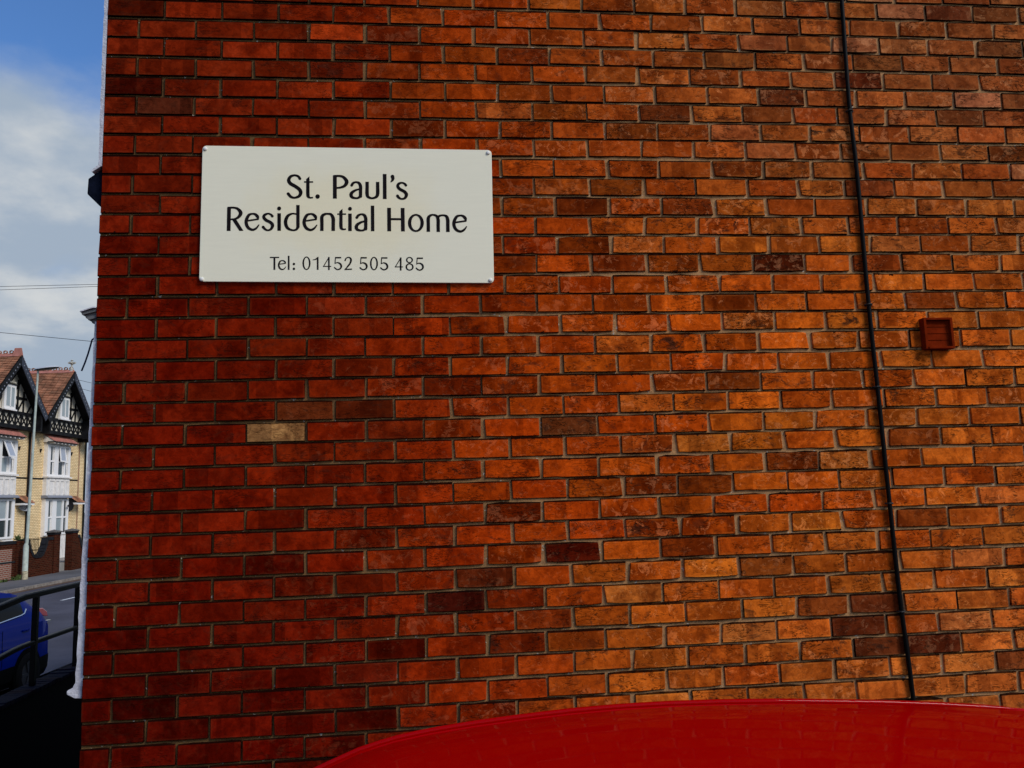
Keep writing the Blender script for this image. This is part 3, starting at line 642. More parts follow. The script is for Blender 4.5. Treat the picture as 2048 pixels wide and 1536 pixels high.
# gutter line of brown grit along the far kerb
sheet('gutter', [ST(-30, KF - .34, ROAD + .004), ST(260, KF - .34, ROAD + .004), ST(260, KF - .002, ROAD + .004), ST(-30, KF - .002, ROAD + .004)], material('gutter_grit', (.10, .062, .040), .95, vary=.4, scale=3))
LINE = material('road_paint', (.62, .62, .60), .7, vary=.15, scale=12)
mk = MB(ST)
for k in range(-2, 22): mk.face([(26.6 + k * 5.6, 13.25, ROAD + .004), (29.9 + k * 5.6, 13.25, ROAD + .004), (29.9 + k * 5.6, 13.36, ROAD + .004), (26.6 + k * 5.6, 13.36, ROAD + .004)])
struct(mk.build('road_markings', LINE))
sheet('parking_ground', [(-2.11, -30, 0), (30, -30, 0), (30, .0, 0), (-.001, .0, 0), (-.001, .4, 0), (-2.11, .4, 0)], LOTM)
struct(MB().box(-2.11, -.002, .4, .5, -.8, -.004).build('retaining_wall', BLACK))
sheet('sunken_yard', [(-2.11, .5, -.74), (-.01, .5, -.74), (-.01, 12, -.74), (-2.11, 12, -.74)], LOTM)

# ------------------------------------------------------------------ cars
def interp(tab, x):
    if x <= tab[0][0]: return tab[0][1:]
    for a, b in zip(tab, tab[1:]):
        if x <= b[0]:
            f = (x - a[0]) / (b[0] - a[0]); return tuple(p * (1 - f) + q * f for p, q in zip(a[1:], b[1:]))
    return tab[-1][1:]
TYRE = material('tyre_rubber', (.006, .006, .006), .9, spec=.05); RIM = material('alloy_wheel', (.05, .05, .055), .35, metal=.8)
GLASS = material('car_glass', (.0015, .0015, .0015), .04, spec=.08)
CHROME = material('bright_trim', (.75, .76, .78), .18, metal=.9)
PLASTIC = material('black_trim', (.002, .002, .002), .7, spec=.03)
TAIL = material('tail_lamp', (.50, .10, .11), .15, coat=1.0)
LAMP = material('headlamp_glass', (.55, .57, .6), .08, coat=1.0)
def paint(name, base, coat=1.0):
    m = material(name, base, .35, coat=coat, spec=.0)
    p = m.node_tree.nodes['Principled BSDF']; p.inputs['Coat Roughness'].default_value = .035; return m
def car(root, fr, top, belt, body, Lc, mat, side_win, screen, rear_win, shoulder, wheels, gap=.010, trim=None, crown=.034):
    """top: x, z of roof edge, half width; belt: x, z, half width; body: x, half width"""
    xs = sorted(set([Lc * k / 64 for k in range(65)] + [t[0] for t in top]))
    def section(x):
        zt, ht = interp(top, x); zb, hb = interp(belt, x); hw = interp(body, x)[0]
        zb = min(zb, zt - .01); hb = max(hb, ht) if zt - zb < .08 else hb
        sh = min(shoulder, zb - .6 if zb > .7 else .05)
        P = [(hw - .07, .19), (hw - .01, .27), (hw + .012, .50), (hw, zb - sh), (hb, zb)]
        for f in (.25, .5, .75, .97): P.append((hb + (ht - hb) * (f ** 1.25), zb + (zt - zb) * f))
        P += [(ht, zt - gap * .2), (ht - .012, zt - gap), (ht - .030, zt - gap), (ht - .040, zt - gap * .55), (ht * .80, zt + crown * .42), (ht * .5, zt + crown * .8), (0, zt + crown)]
        return P
    rows = []
    for x in xs:
        P = section(x)
        rows.append([(x, y, z) for y, z in P] + [(x, -y, z) for y, z in P[-2::-1]])
    mb = MB(fr); mb.grid(rows)
    n = len(rows[0])
    mb.face(rows[0]); mb.face(rows[-1][::-1])
    mb.face([rows[0][0]] + [rows[k][0] for k in range(1, len(rows))] + [rows[k][-1] for k in range(len(rows) - 1, -1, -1)])
    b = mb.build('body', mat, root, smooth=35)
    def side_patch(name, x0, x1, f0, f1, slope0, slope1, m, par, off=.004):
        for sg in (1, -1):
            rr = []
            for q in range(9):
                f = f0 + (f1 - f0) * q / 8; row = []
                for k in range(11):
                    x = (x0 + slope0 * q / 8) + ((x1 + slope1 * q / 8) - (x0 + slope0 * q / 8)) * k / 10
                    zt, ht = interp(top, x); zb, hb = interp(belt, x)
                    row.append((x, sg * (hb + (ht - hb) * (f ** 1.25) + off), zb + (zt - zb) * f))
                rr.append(row)
            MB(fr).grid(rr).build(name, m, par, smooth=True)
    for q in side_win: side_patch('side_window', *q, GLASS, root)
    def top_patch(name, x0, x1, frac, m):
        rr = []
        for k in range(11):
            x = x0 + (x1 - x0) * k / 10; zt, ht = interp(top, x)
            rr.append([(x, ht * frac * y, zt + .008 + crown * (1 - (y * frac) ** 2) + (.0 if abs(y) < .9 else -.004)) for y in (-1, -.8, -.5, -.2, .2, .5, .8, 1)])
        MB(fr).grid(rr).build(name, m, root, smooth=True)
    top_patch('windscreen', *screen, .86, GLASS); top_patch('rear_window', *rear_win, .82, GLASS)
    if trim:
        x0, x1, r = trim
        for sg in (1, -1):
            pts = []
            for k in range(41):
                x = x0 + (x1 - x0) * k / 40; zt, ht = interp(top, x)
                pts.append((x, sg * (ht - .002), zt - .0055))
            P = [Vector(fr(*p)) for p in pts]
            MB().tube(P, [r * (.35 if k in (0,) else .8 if k == 1 else 1) for k in range(41)], 10).build('roof_moulding', mat, root, smooth=60)
    for x in wheels:
        hw = interp(body, x)[0]
        for sg in (1, -1):
            c = (x, sg * (hw - .09), .315)
            MB(fr).lathe((x, sg * (hw + .016) - (.02 if sg > 0 else -.02), .33), [(.372, 0), (.372, sg * .021), (.34, sg * .022), (.02, sg * .022)], 24, 'y').build('wheel_arch', PLASTIC, root)
            wh = MB(fr).lathe((x, sg * (hw - .1), .315), [(.20, sg * .125), (.22, sg * .150), (.29, sg * .150), (.312, sg * .125), (.315, sg * .02), (.30, 0)], 28, 'y').build('wheel', TYRE, root, smooth=50)
            rim = MB(fr).lathe((x, sg * (hw - .1), .315), [(.205, sg * .13), (.20, sg * .142), (.18, sg * .120), (.03, sg * .118)], 24, 'y')
            for q in range(5):
                a = q * 2 * pi / 5
                rim.beam((x + .03 * cos(a), sg * (hw + .033), .315 + .03 * sin(a)), (x + .19 * cos(a), sg * (hw + .037), .315 + .19 * sin(a)), (-.022 * sin(a), 0, .022 * cos(a)), (0, .008, 0))
            rim.build('rim', RIM, wh)
    return b, section

RED = paint('red_car_paint', (.33, .0002, .0006), .22)
rl = thing('red_car', 'glossy red car parked close beside the brick wall, its roof reflecting the bricks', 'car', (1.3, -1.82, 0))
XR = 3.30
def fr_red(x, y, z): return (XR - x, -1.82 + y, z)
def zt_(a): return a
RT = [(0, .62, .60), (.06, .90, .62), (.20, 1.16, .58), (.36, 1.325, .57), (.456, 1.3635, .57), (.484, 1.3675, .57), (.590, 1.3790, .57), (.6965, 1.3905, .57), (.84, 1.4030, .57), (.982, 1.4128, .57), (1.12, 1.4218, .57), (1.261, 1.4280, .57), (1.40, 1.4318, .57), (1.533, 1.4318, .57), (1.66, 1.4280, .57), (1.782, 1.4208, .57), (1.89, 1.4128, .57), (1.998, 1.4020, .57), (2.085, 1.389, .57), (2.163, 1.3700, .57), (2.285, 1.3235, .572), (2.45, 1.24, .585), (2.75, 1.07, .64), (2.98, .945, .68), (3.2, .90, .70), (3.6, .83, .68), (3.85, .74, .62), (4.0, .58, .52)]
RB = [(0, .60, .70), (.06, .80, .76), (.3, .95, .80), (2.2, .90, .82), (3.0, .86, .81), (3.6, .79, .78), (3.85, .70, .70), (4.0, .55, .58)]
RBD = [(0, .72), (.2, .82), (.7, .86), (3.2, .86), (3.7, .82), (3.9, .72), (4.0, .62)]
car(rl, fr_red, RT, RB, RBD, 4.0, RED, [(.55, .98, .12, .86, 0, 0), (1.04, 1.66, .10, .88, 0, 0), (1.72, 2.60, .10, .88, 0, -.42)], (2.30, 2.90), (.10, .38), .10, (.72, 3.28), gap=.011, trim=(.474, 2.36, .0075))
for sg in (1, -1):
    MB(fr_red).box(3.62, 3.90, sg * .60 - .13, sg * .60 + .13, .60, .735).build('headlight', LAMP, rl, bevel=.02)
    MB(fr_red).box(.01, .20, sg * .70 - .10, sg * .70 + .095, .74, .93).build('tail_light', TAIL, rl, bevel=.02)
    MB(fr_red).box(1.78, 1.94, sg * .835 - .03, sg * .835 + .045, .76, .785).build('door_handle', RED, rl, bevel=.008)

BLUE = paint('blue_car_paint', (.0004, .010, .15), .2)
bl_loc = ST(11.6, 7.92, ROAD)
bc = thing('blue_car', 'dark blue hatchback parked on the street behind the black railing', 'car', bl_loc)
def fr_blue(x, y, z): return ST(13.86 - x, 7.90 + y, ROAD + z)   # y < 0 is the side towards the railing
BT = [(0, .78, .66), (.05, 1.06, .66), (.20, 1.20, .645), (.42, 1.345, .62), (.62, 1.455, .60), (.80, 1.510, .59), (1.1, 1.540, .585), (1.6, 1.555, .585), (2.1, 1.525, .585), (2.4, 1.455, .59), (2.75, 1.28, .63), (3.15, 1.06, .69), (3.6, .99, .70), (4.0, .90, .66), (4.2, .78, .58), (4.3, .6, .5)]
BB = [(0, .76, .70), (.05, 1.00, .74), (.25, 1.16, .775), (.75, 1.17, .80), (2.0, 1.09, .82), (3.1, 1.0, .80), (3.6, .95, .78), (4.0, .86, .74), (4.2, .74, .66), (4.3, .58, .56)]
BBD = [(0, .76), (.12, .84), (.5, .90), (1.3, .885), (3.3, .89), (3.9, .86), (4.15, .76), (4.3, .66)]
bb, bsec = car(bc, fr_blue, BT, BB, BBD, 4.3, BLUE, [(.78, 1.42, .06, .82, -.10, -.02), (1.50, 2.85, .06, .86, -.02, -.40)], (2.45, 3.05), (.16, .56), .13, (.80, 3.45), gap=.004)
tl = [[], []]
for sg in (-1, 1):
    MB(fr_blue).prism([(-.005, 1.055), (.03, 1.135), (.16, 1.205), (.30, 1.215), (.30, 1.15), (.12, 1.075)], lambda u, v, a: (u, a, v), sg * .60, sg * (.765)).build('tail_light', TAIL, bc, bevel=.012)
    a = []
    for x in (2.6, 2.0, 1.42, 1.1, .86, .76, .70, .66):
        zt, ht = interp(BT, x); zb, hb = interp(BB, x); f = .05 if x > .78 else .05 + (.78 - x) * 1.9
        a.append(Vector(fr_blue(x, sg * (hb + (ht - hb) * f ** 1.25 + .009), zb + (zt - zb) * f)))
    MB().tube(a, .011, 6).build('window_trim', CHROME, bc)
    MB(fr_blue).box(.80, .97, sg * .895 - .02, sg * .895 + .025, .955, .98).build('door_handle', BLUE, bc, bevel=.006)
    MB(fr_blue).box(.02, .13, sg * .80 - .03, sg * .80 + .03, .985, 1.005).build('bumper_reflector', CHROME, bc)
    MB(fr_blue).box(3.95, 4.2, sg * .6 - .14, sg * .6 + .14, .72, .87).build('headlight', LAMP, bc, bevel=.02)
    # dark strip added along the sill, blackening the shaded lower side
    rr = []
    for z in (.20, .30, .42, .50):
        rr.append([(x_, sg * (interp(BBD, x_)[0] + (.004 if z < .25 else .010 if z < .35 else .019) - (.045 if z < .25 else 0)), z) for x_ in [.1 + .18 * q_ for q_ in range(23)]])
    MB(fr_blue).grid(rr).build('sill_shade_strip', PLASTIC, bc)
    # door shut line
    q = []
    for z, f in ((.30, 0), (.6, 0), (.95, 0), (1.04, 0)): q.append(Vector(fr_blue(1.46 + (.0 if z > .5 else .05), sg * (interp(BBD, 1.46)[0] + (.012 if z < .8 else .002)), z)))
    MB().tube(q, .004, 5).build('door_gap', PLASTIC, bc)

# ------------------------------------------------------------------ gabled houses across the street
YB = course_material('yellow_house_brick', (.98, .75, .42), (.86, .62, .33), (.46, .33, .17), .225, .075, mortar=.012)
RBR = course_material('red_house_brick', (.070, .014, .007), (.030, .006, .004), (.07, .038, .022), .225, .075, mortar=.010)
TILE = material('clay_roof_tile', (.33, .145, .078), .85, vary=.5, scale=2.2, bump=.01, bscale=40, dirt=(.20, .12, .07), dirt_amt=.6)
TILE_P = material('pink_clay_tile', (.42, .17, .13), .8, vary=.25, scale=5, dirt=(.25, .12, .08), dirt_amt=.5)
CREAM = material('cream_infill', (.62, .57, .46), .85, vary=.10, scale=2)
TIMBER = material('black_timber', (.009, .009, .010), .55, vary=.5, scale=4)
FASCIA = material('dark_blue_black_board', (.010, .013, .028), .4, spec=.5)
UPVC = material('white_window_frame', (.82, .80, .77), .4)
BAYW = material('white_bay_paint', (.80, .76, .70), .6, vary=.08, scale=4, dirt=(.45, .44, .43), dirt_amt=.4)
PANE = material('window_pane_dark', (.030, .040, .042), .06, spec=.6)
PANE_L = material('window_pane_pale', (.30, .35, .36), .10, spec=.6)
STONE = material('pale_stone', (.42, .40, .34), .9, vary=.3, scale=12)
LEAD = material('lead_grey', (.20, .21, .24), .6)
AF = 21.5
def house(sc, label, left):
    h = thing('gabled_house', label, 'house', ST(sc, AF, -.65), 'half timbered gabled houses across the street')
    fr = lambda s, p, z: ST(sc + s, AF - p, z)
    HW = 2.42; WP = -.22
    RW = HW if left else 3.02
    MB(fr).box(-HW + .001, RW - .001, -8.0, WP, -.70, 5.80).build('wall', YB, h)
    if not left: MB(fr).box(2.10, 2.72, WP - .3, .48, 5.62, 5.86).build('eave', TIMBER, h)
    for sg in (-1, 1): MB(fr).box(sg * 2.36 - .06 + (.0), sg * 2.36 + .055, -.40, WP + .015, -.7, 5.78).build('corner_bricks', course_material('quoin_brick', (.42, .20, .10), (.30, .12, .06), (.40, .30, .20), .11, .075), h)
    MB(fr).box(-HW + .08, HW - .16, WP + .001, WP + .03, 3.58, 3.64).build('string_course', TIMBER, h)
    # half timbered gable
    z0, z1, ap = 5.98, 6.47, 9.0
    MB(fr).prism([(-HW + .004, 5.80), (HW - .004, 5.80), (HW - .004, 6.50), (0, ap), (-HW + .004, 6.50)], lambda u, v, a: (u, a, v), -.6, 0).build('gable', CREAM, h)
    MB(fr).box(-HW + .005, HW - .005, -.34, .10, 5.79, 5.97).build('jetty_beam', TIMBER, h)
    MB(fr).box(-HW + .01, HW - .01, .001, .07, 6.47, 6.61).build('sill_beam', TIMBER, h)
    step = .48
    n = 9; a0 = -n * step / 2 - .05
    for k in range(n + 1):
        s = a0 + k * step
        MB(fr).box(s - .045, s + .045, .001, .05, 5.971, 6.469).build('post', TIMBER, h)
        if k < n:
            mb = MB(fr); L_, R_ = s + .045, s + step - .045; mid = (L_ + R_) / 2; zm = 6.22
            for (xa, za), (xb, zb) in (((L_, 6.46), (mid - .05, zm + .04)), ((mid - .05, zm + .04), (R_, 5.98)), ((R_, 6.46), (mid + .05, zm + .04)), ((mid + .05, zm + .04), (L_, 5.98))):
                d = Vector((xb - xa, 0, zb - za)).normalized()
                mb.beam((xa, .022, za), (xb, .022, zb), (-d.z * .026, 0, d.x * .026), (0, .018, 0))
            mb.build('lattice_brace', TIMBER, h)
    def timber(sa, za, sb, zb, wd=.055, p=.02):
        d = Vector((sb - sa, 0, zb - za)).normalized()
        MB(fr).beam((sa, p, za), (sb, p, zb), (-d.z * wd, 0, d.x * wd), (0, .019, 0)).build('timber', TIMBER, h)
    roofz = lambda s: ap - abs(s) * 1.04
    for sg in (-1, 1):
        timber(sg * .80, 6.62, sg * .80, roofz(.8) - .1); timber(sg * 1.28, 6.62, sg * 1.28, roofz(1.28) - .1, .05)
        timber(sg * .46, 7.23, sg * 1.55, 7.23, .055, .021)
        timber(sg * .48, 7.18, sg * .76, 6.64, .032, .019); timber(sg * 1.25, 7.18, sg * .84, 6.64, .035, .0195)
        timber(sg * .50, 7.50, sg * .95, 7.95, .035, .0185); timber(sg * .12, 7.86, sg * .55, 8.30, .045, .022)
        timber(sg * 1.62, 6.62, sg * 1.9, 6.95, .04)
    timber(.0, 7.9, .0, 8.75, .05)
    # oriel window under the gable
    wz0, wz1, ws = 6.64, 7.74, .45
    wi = MB(fr).box(-ws, ws, .03, .13, wz0 + .0, wz1).build('window', UPVC, h)
    for q, (a, b) in enumerate(((-.28, -.02), (.06, .32))):
        MB(fr).box(a, b, .131, .136, wz0 + .12, wz1 - .12).build('pane', PANE_L, wi)
    MB(fr).box(-.02, .06, .131, .150, wz0 + .10, wz1 - .10).build('mullion', UPVC, wi)
    MB(fr).box(-ws - .04, ws + .04, .03, .19, wz0 - .07, wz0 - .004).build('sill', UPVC, wi)
    MB(fr).box(-ws - .02, ws + .06, .03, .17, wz1 + .004, wz1 + .04).build('hood', TIMBER, wi)
    cr = MB(fr)
    for q in range(7): cr.lathe((-.36 + q * .12, .12, wz1 + .10), [(.002, -.05), (.05, -.02), (.05, .03), (.002, .06)], 6)
    stuff(cr.build('crest', STONE, wi))
    # roof: stepped courses of tiles, boards and soffits under the overhang
    for sg in (-1, 1):
        mb = MB(fr); N = 27; d = Vector((sg * 1, -1.04)).normalized(); Ls = 2.46 / abs(d.x)
        nrm = Vector((sg * 1.04, 1)).normalized()
        Rr = random.Random(int(sc * 10) + sg)
        for k in range(N):
            ta, tb = Ls * k / N, Ls * (k + 1) / N + .02
            for q in range(30):
                pa, pb = .56 - q * .27, .56 - (q + 1) * .27 + .012
                lift = .045 + Rr.uniform(-.008, .010)
                A = Vector((0, 9.08)) + d * ta + nrm * .012; B = Vector((0, 9.08)) + d * tb + nrm * lift; C = B - nrm * .03
                mb.face([(A.x, pa, A.y), (A.x, pb, A.y), (B.x, pb, B.y), (B.x, pa, B.y)]); mb.face([(B.x, pa, B.y), (B.x, pb, B.y), (C.x, pb, C.y), (C.x, pa, C.y)])
        ro = mb.build('roof', TILE, h, fix=False)
        A, B = Vector((0, 9.07)), Vector((0, 9.07)) + d * (Ls + .02)
        A2, B2 = A - nrm * .06, B - nrm * .06
        MB(fr).prism([(A.x, A.y), (B.x, B.y), (B2.x, B2.y), (A2.x, A2.y)], lambda u, v, a: (u, a, v), -7.6, .53).build('soffit', TIMBER, h)
        A3, B3 = A - nrm * .02, B - nrm * .02; A4, B4 = A - nrm * .34 + Vector((0, -.0)), B - nrm * .34
        MB(fr).prism([(A3.x, A3.y), (B3.x, B3.y), (B4.x, B4.y), (0 + sg * .0, A.y - .46)], lambda u, v, a: (u, a, v), .535, .575).build('bargeboard', FASCIA if sg > 0 else TIMBER, h)
        MB(fr).box(sg * 2.02 - .07, sg * 2.02 + .07, .0715, .50, 5.75, 6.72).build('bracket', TIMBER, h)
        mb = MB(fr)
        for q in range(14): mb.box(sg * (.18 + q * .155) - .03, sg * (.18 + q * .155) + .03, .576, .590, 9.07 - (.18 + q * .155) * 1.04 - .30, 9.07 - (.18 + q * .155) * 1.04 - .24)
        stuff(mb.build('board_studs', LEAD, h))
    MB(fr).box(-2.42, -2.30, -7.5, .5, 6.50, 6.58).build('valley_gutter', LEAD, h)
    mb = MB(fr)
    for q in range(26):
        p = .36 - q * .27
        for a in range(8):
            t0, t1 = pi * 2 * a / 8, pi * 2 * (a + 1) / 8
            mb.beam((0, p + .085 * cos(t0), 9.215 + .065 * sin(t0)), (0, p + .085 * cos(t1), 9.215 + .065 * sin(t1)), (.03, 0, 0), (0, .018 * cos(t0), .022 * sin(t0)))
    stuff(mb.build('ridge_crest', TILE, h))
    MB(fr).prism([(-.17, 8.99), (0, 9.16), (.17, 8.99), (0, 9.09)], lambda u, v, a: (u, a, v), -7.5, .5).build('ridge', TILE_P, h)
    if left:
        MB(fr).prism([(-.16, 9.0), (.16, 9.0), (.0, 9.40)], lambda u, v, a: (u, a, v), .22, .54).build('apex_tile', TILE_P, h)
        ch = MB(fr).box(-.45, .45, -2.2, -1.25, 8.3, 9.72).build('chimney', RBR, h)
        MB(fr).box(-.52, .52, -2.27, -1.18, 9.721, 9.82).build('chimney_cap', STONE, ch)
        MB(fr).lathe((0, -1.5, 9.82), [(.14, 0), (.11, .1), (.12, .4), (.10, .42)], 10).build('chimney_pot', TILE_P, ch)
    else:
        MB(fr).lathe((0, .38, 9.05), [(.10, 0), (.09, .16), (.045, .22), (.04, .36), (.08, .39), (.03, .42), (.035, .50), (.03, .55), (.075, .59), (.02, .63)], 10).box(-.05, .05, .20, .56, 9.47, 9.55).box(-.19, .19, .33, .43, 9.472, 9.548).build('finial', STONE, h)
    # two storey bay
    b0, b1, pf = -1.16, 1.08, -.03
    bay = MB(fr).box(b0, b1, -.345, pf - .08, .80, 5.44).build('bay', BAYW, h)
    MB(fr).box(.30, b1, -.34, pf - .01, -.6, .799).build('bay_base', BAYW, bay)
    MB(fr).box(b0 - .05, b1 + .05, -.34, pf + .09, 3.66, 3.735).build('bay_ledge', BAYW, bay)
    MB(fr).prism([(-.34, 2.80), (pf + .05, 2.80), (pf + .16, 2.70), (pf + .16, 2.67), (-.34, 2.66)], lambda u, v, a: (a, u, v), b0 - .08, b1 + .10).build('bay_ledge', LEAD, bay)
    MB(fr).box(b0, b1, pf - .08, pf, 2.80, 3.66).build('bay_panel', BAYW, bay)
    for a, b in ((-.92, -.42), (-.30, .05), (.14, .50), (.60, .95)):
        MB(fr).box(a - .03, a + .03, pf + .001, pf + .03, 2.84, 3.62).box(b - .03, b + .03, pf + .001, pf + .03, 2.84, 3.62).box(a + .03, b - .03, pf + .001, pf + .03, 3.5, 3.62).build('panel_moulding', BAYW, bay)
    for wa, wb, tr, lower in ((3.74, 5.28, 4.48, False), (.86, 2.62, 1.72, True)):
        win = MB(fr)
        for a, b in ((b0, -.86), (-.50, -.10), (.46, .60), (.86, b1)): win.box(a, b, pf - .08, pf, wa, wb)
        for a, b in ((-.86, -.50), (-.10, .46), (.60, .86)):
            win.box(a, b, pf - .08, pf - .01, wa, wa + .09); win.box(a, b, pf - .08, pf - .01, wb - .08, wb); win.box(a, b, pf - .08, pf - .02, tr - .04, tr + .04)
        wo = win.build('window', UPVC, bay)
        for q, (a, b) in enumerate(((-.86, -.50), (-.10, .46), (.60, .86))):
            for za, zb, up in ((wa + .09, tr - .04, 0), (tr + .04, wb - .08, 1)):
                op = (not lower) and up and q == 1
                if op:
                    # open top hung light
                    sa = MB(fr); zb_, za_ = zb + .03, za - .03; out = .30 if left else .09
                    Pn = lambda s, f, e=0: (s, pf + .02 + out * (1 - f) + e, za_ + (zb_ - za_) * f)
                    for s in (a + .0, b - .05): sa.beam(Pn(s + .025, 0), Pn(s + .025, 1), (.03, 0, 0), (0, .02, 0))
                    for f in (.02, .97): sa.beam(Pn(a, f), Pn(b, f), (0, 0, .03), (0, .02, 0))
                    sash = sa.build('open_sash', UPVC, wo)
                    MB(fr).face([Pn(a + .03, .03), Pn(b - .03, .03), Pn(b - .03, .97), Pn(a + .03, .97)]).build('pane', material('sky_lit_pane', (.35, .38, .44), .05, spec=.8), sash)
                    MB(fr).box(a, b, pf - .07, pf - .065, za, zb).build('pane', material('room_dark', (.008, .008, .008), .5), wo)
                else:
                    pale = (q == 1 and (lower or left)) or (q == 0 and lower and not up)
                    MB(fr).box(a, b, pf - .06, pf - .05, za, zb).build('pane', PANE_L if (pale and not (lower and not up and left)) else PANE, wo)
                    if not lower or q == 0: MB(fr).box(b - .11, b - .01, pf - .0605, pf - .0495, za, zb).build('curtain', BAYW, wo)
    # tiled hood over the bay
    hd = MB(fr); N = 7
    for k in range(N):
        f0, f1 = k / N, (k + 1) / N
        for q in range(9):
            sa, sb = b0 - .10 + (b1 - b0 + .24) * q / 9, b0 - .10 + (b1 - b0 + .24) * (q + 1) / 9 - .008
            hd.face([(sa, -.34 + .62 * f0, 5.86 - .42 * f0 + .01), (sb, -.34 + .62 * f0, 5.86 - .42 * f0 + .01), (sb, -.34 + .62 * f1 + .02, 5.86 - .42 * f1 + .028), (sa, -.34 + .62 * f1 + .02, 5.86 - .42 * f1 + .028)])
            hd.face([(sa, -.34 + .62 * f1 + .02, 5.86 - .42 * f1 + .028), (sb, -.34 + .62 * f1 + .02, 5.86 - .42 * f1 + .028), (sb, -.34 + .62 * f1 + .02, 5.86 - .42 * f1), (sa, -.34 + .62 * f1 + .02, 5.86 - .42 * f1)])
    hood = hd.build('bay_roof', TILE_P, bay, fix=False)
    MB(fr).prism([(-.34, 5.845), (.27, 5.435), (-.02, 5.40), (-.34, 5.40)], lambda u, v, a: (a, u, v), b0 - .08, b1 + .08).build('hood_cheek', BAYW, hood)
    for q in range(7): MB(fr).box(b0 + .08 + q * .35, b0 + .17 + q * .35, pf + .02, .24, 5.33, 5.42).build('dentil', BAYW, hood)
    MB(fr).box(b0 - .1, b1 + .12, pf + .03, .28, 5.395, 5.425).build('hood_board', TIMBER, hood)
    for sg in (-1, 1): MB(fr).prism([(sg * 1.5 - .07, 5.02), (sg * 1.5 + .10, 5.06), (sg * 1.5 + .02, 4.92), (sg * 1.5 - .01, 4.86)], lambda u, v, a: (u, a, v), WP, WP + .05).build('wall_anchor', TIMBER, h)
    # rainwater pipe at the right
    dpx = 2.30 if left else 2.93
    MB(fr).tube([(dpx, WP + .07, 5.75), (dpx, WP + .07, -.3)], .045, 8).build('downpipe', TIMBER, h)
    # porch
    po = MB(fr).box(1.42, 2.24, -.348, .22, 2.34, 2.43).build('porch', UPVC, h)
    pr_ = MB(fr)
    for k in range(6):
        f0, f1 = k / 6, (k + 1) / 6
        pr_.face([(1.42, -.345 + .6 * f0, 2.86 - .42 * f0), (2.24, -.345 + .6 * f0, 2.86 - .42 * f0), (2.24, -.345 + .6 * f1, 2.86 - .42 * f1 + .03), (1.42, -.345 + .6 * f1, 2.86 - .42 * f1 + .03)])
        pr_.face([(1.42, -.345 + .6 * f1, 2.86 - .42 * f1 + .03), (2.24, -.345 + .6 * f1, 2.86 - .42 * f1 + .03), (2.24, -.345 + .6 * f1, 2.86 - .42 * f1), (1.42, -.345 + .6 * f1, 2.86 - .42 * f1)])
    pr_.build('porch_roof', TILE, po, fix=False)
    MB(fr).prism([(-.346, 2.435), (.20, 2.435), (-.346, 2.83)], lambda u, v, a: (a, u, v), 1.425, 2.235).build('porch_core', TIMBER, po)
    dr = MB(fr).box(1.50, 2.18, -.349, -.31, -.25, 2.1).build('door', BAYW, h)
    MB(fr).box(1.62, 2.06, -.309, -.300, 1.1, 1.95).build('pane', PANE, dr)
    return h
house(37.45, 'half timbered house on the left with pointed tile at its gable and chimney', True)
house(42.30, 'half timbered house nearest the brick wall with stone cross finial on its gable', False)

# front yards and garden wall across the street
struct(MB(ST).box(20, 70, BW + .27, 21.9, -.75, -.30).build('front_yard', CONC))
COPB = material('black_wall_coping', (.014, .014, .016), .6, vary=.3, scale=6)
gw = thing('garden_wall', 'dark red brick garden wall with scooped top and capped gate pillars across the street', 'wall', ST(36.0, BW, -.65))
def gwall(profile):
    poly = [(profile[0][0], -.70)] + profile + [(profile[-1][0], -.70)]
    # triangulable strips
    mb = MB(ST)
    for (sa, za), (sb, zb) in zip(profile, profile[1:]):
        mb.prism([(sa, -.70), (sb, -.70), (sb, zb), (sa, za)], lambda u, v, a: (u, a, v), BW, BW + .22)
    mb.build('wall', RBR, gw)
    cp = MB(ST)
    for (sa, za), (sb, zb) in zip(profile, profile[1:]):
        d = Vector((sb - sa, 0, zb - za)).normalized()
        cp.beam((sa - d.x * .03, BW + .11, za + .045), (sb + d.x * .03, BW + .11, zb + .045), (-d.z * .06, 0, d.x * .06), (0, .135, 0))
    cp.build('coping', COPB, gw)
def scoop(a, b, top, bot):
    P = [(a, top)]; c, hw_ = (a + b) / 2, (b - a) / 2
    for q in range(1, 16):
        x = -1 + 2 * q / 16; P.append((c + hw_ * x, bot + (top - bot) * abs(x) ** 3.2))
    return P + [(b, top)]
gwall([(20.0, .78), (34.2, .78)])
gwall([(34.75, .80)] + scoop(35.15, 36.62, .80, .10) + [(37.05, .80)])
gwall([(39.16, .80)] + scoop(39.4, 40.9, .80, .10) + [(41.4, .80), (60, .80)])
for s, wd in ((34.46, .26), ):
    MB(ST).box(s - wd, s + wd, BW - .05, BW + .27, -.7, .86).build('pier', RBR, gw)
for s in (37.33, 38.90):
    pi_ = MB(ST).box(s - .25, s + .25, BW - .05, BW + .27, -.70, 1.00).build('gate_pillar', RBR, gw)
    MB(ST).box(s - .27, s + .27, BW - .07, BW + .29, 1.001, 1.09).build('pillar_neck', COPB, pi_)
    A_ = (s - .31, s + .31, BW - .12, BW + .34)
    mb = MB(ST); top = (s, BW + .11, 1.22)
    cs_ = [(A_[0], A_[2], 1.13), (A_[1], A_[2], 1.13), (A_[1], A_[3], 1.13), (A_[0], A_[3], 1.13)]
    for q in range(4): mb.face([cs_[q], cs_[(q + 1) % 4], top])
    for q in range(4): mb.face([cs_[q], cs_[(q + 1) % 4], (*cs_[(q + 1) % 4][:2], 1.091), (*cs_[q][:2], 1.091)])
    mb.face([(c_[0], c_[1], 1.091) for c_ in cs_])
    mb.build('pillar_cap', material('weathered_pillar_cap', (.11, .10, .09), .9, vary=.4, scale=8), pi_)
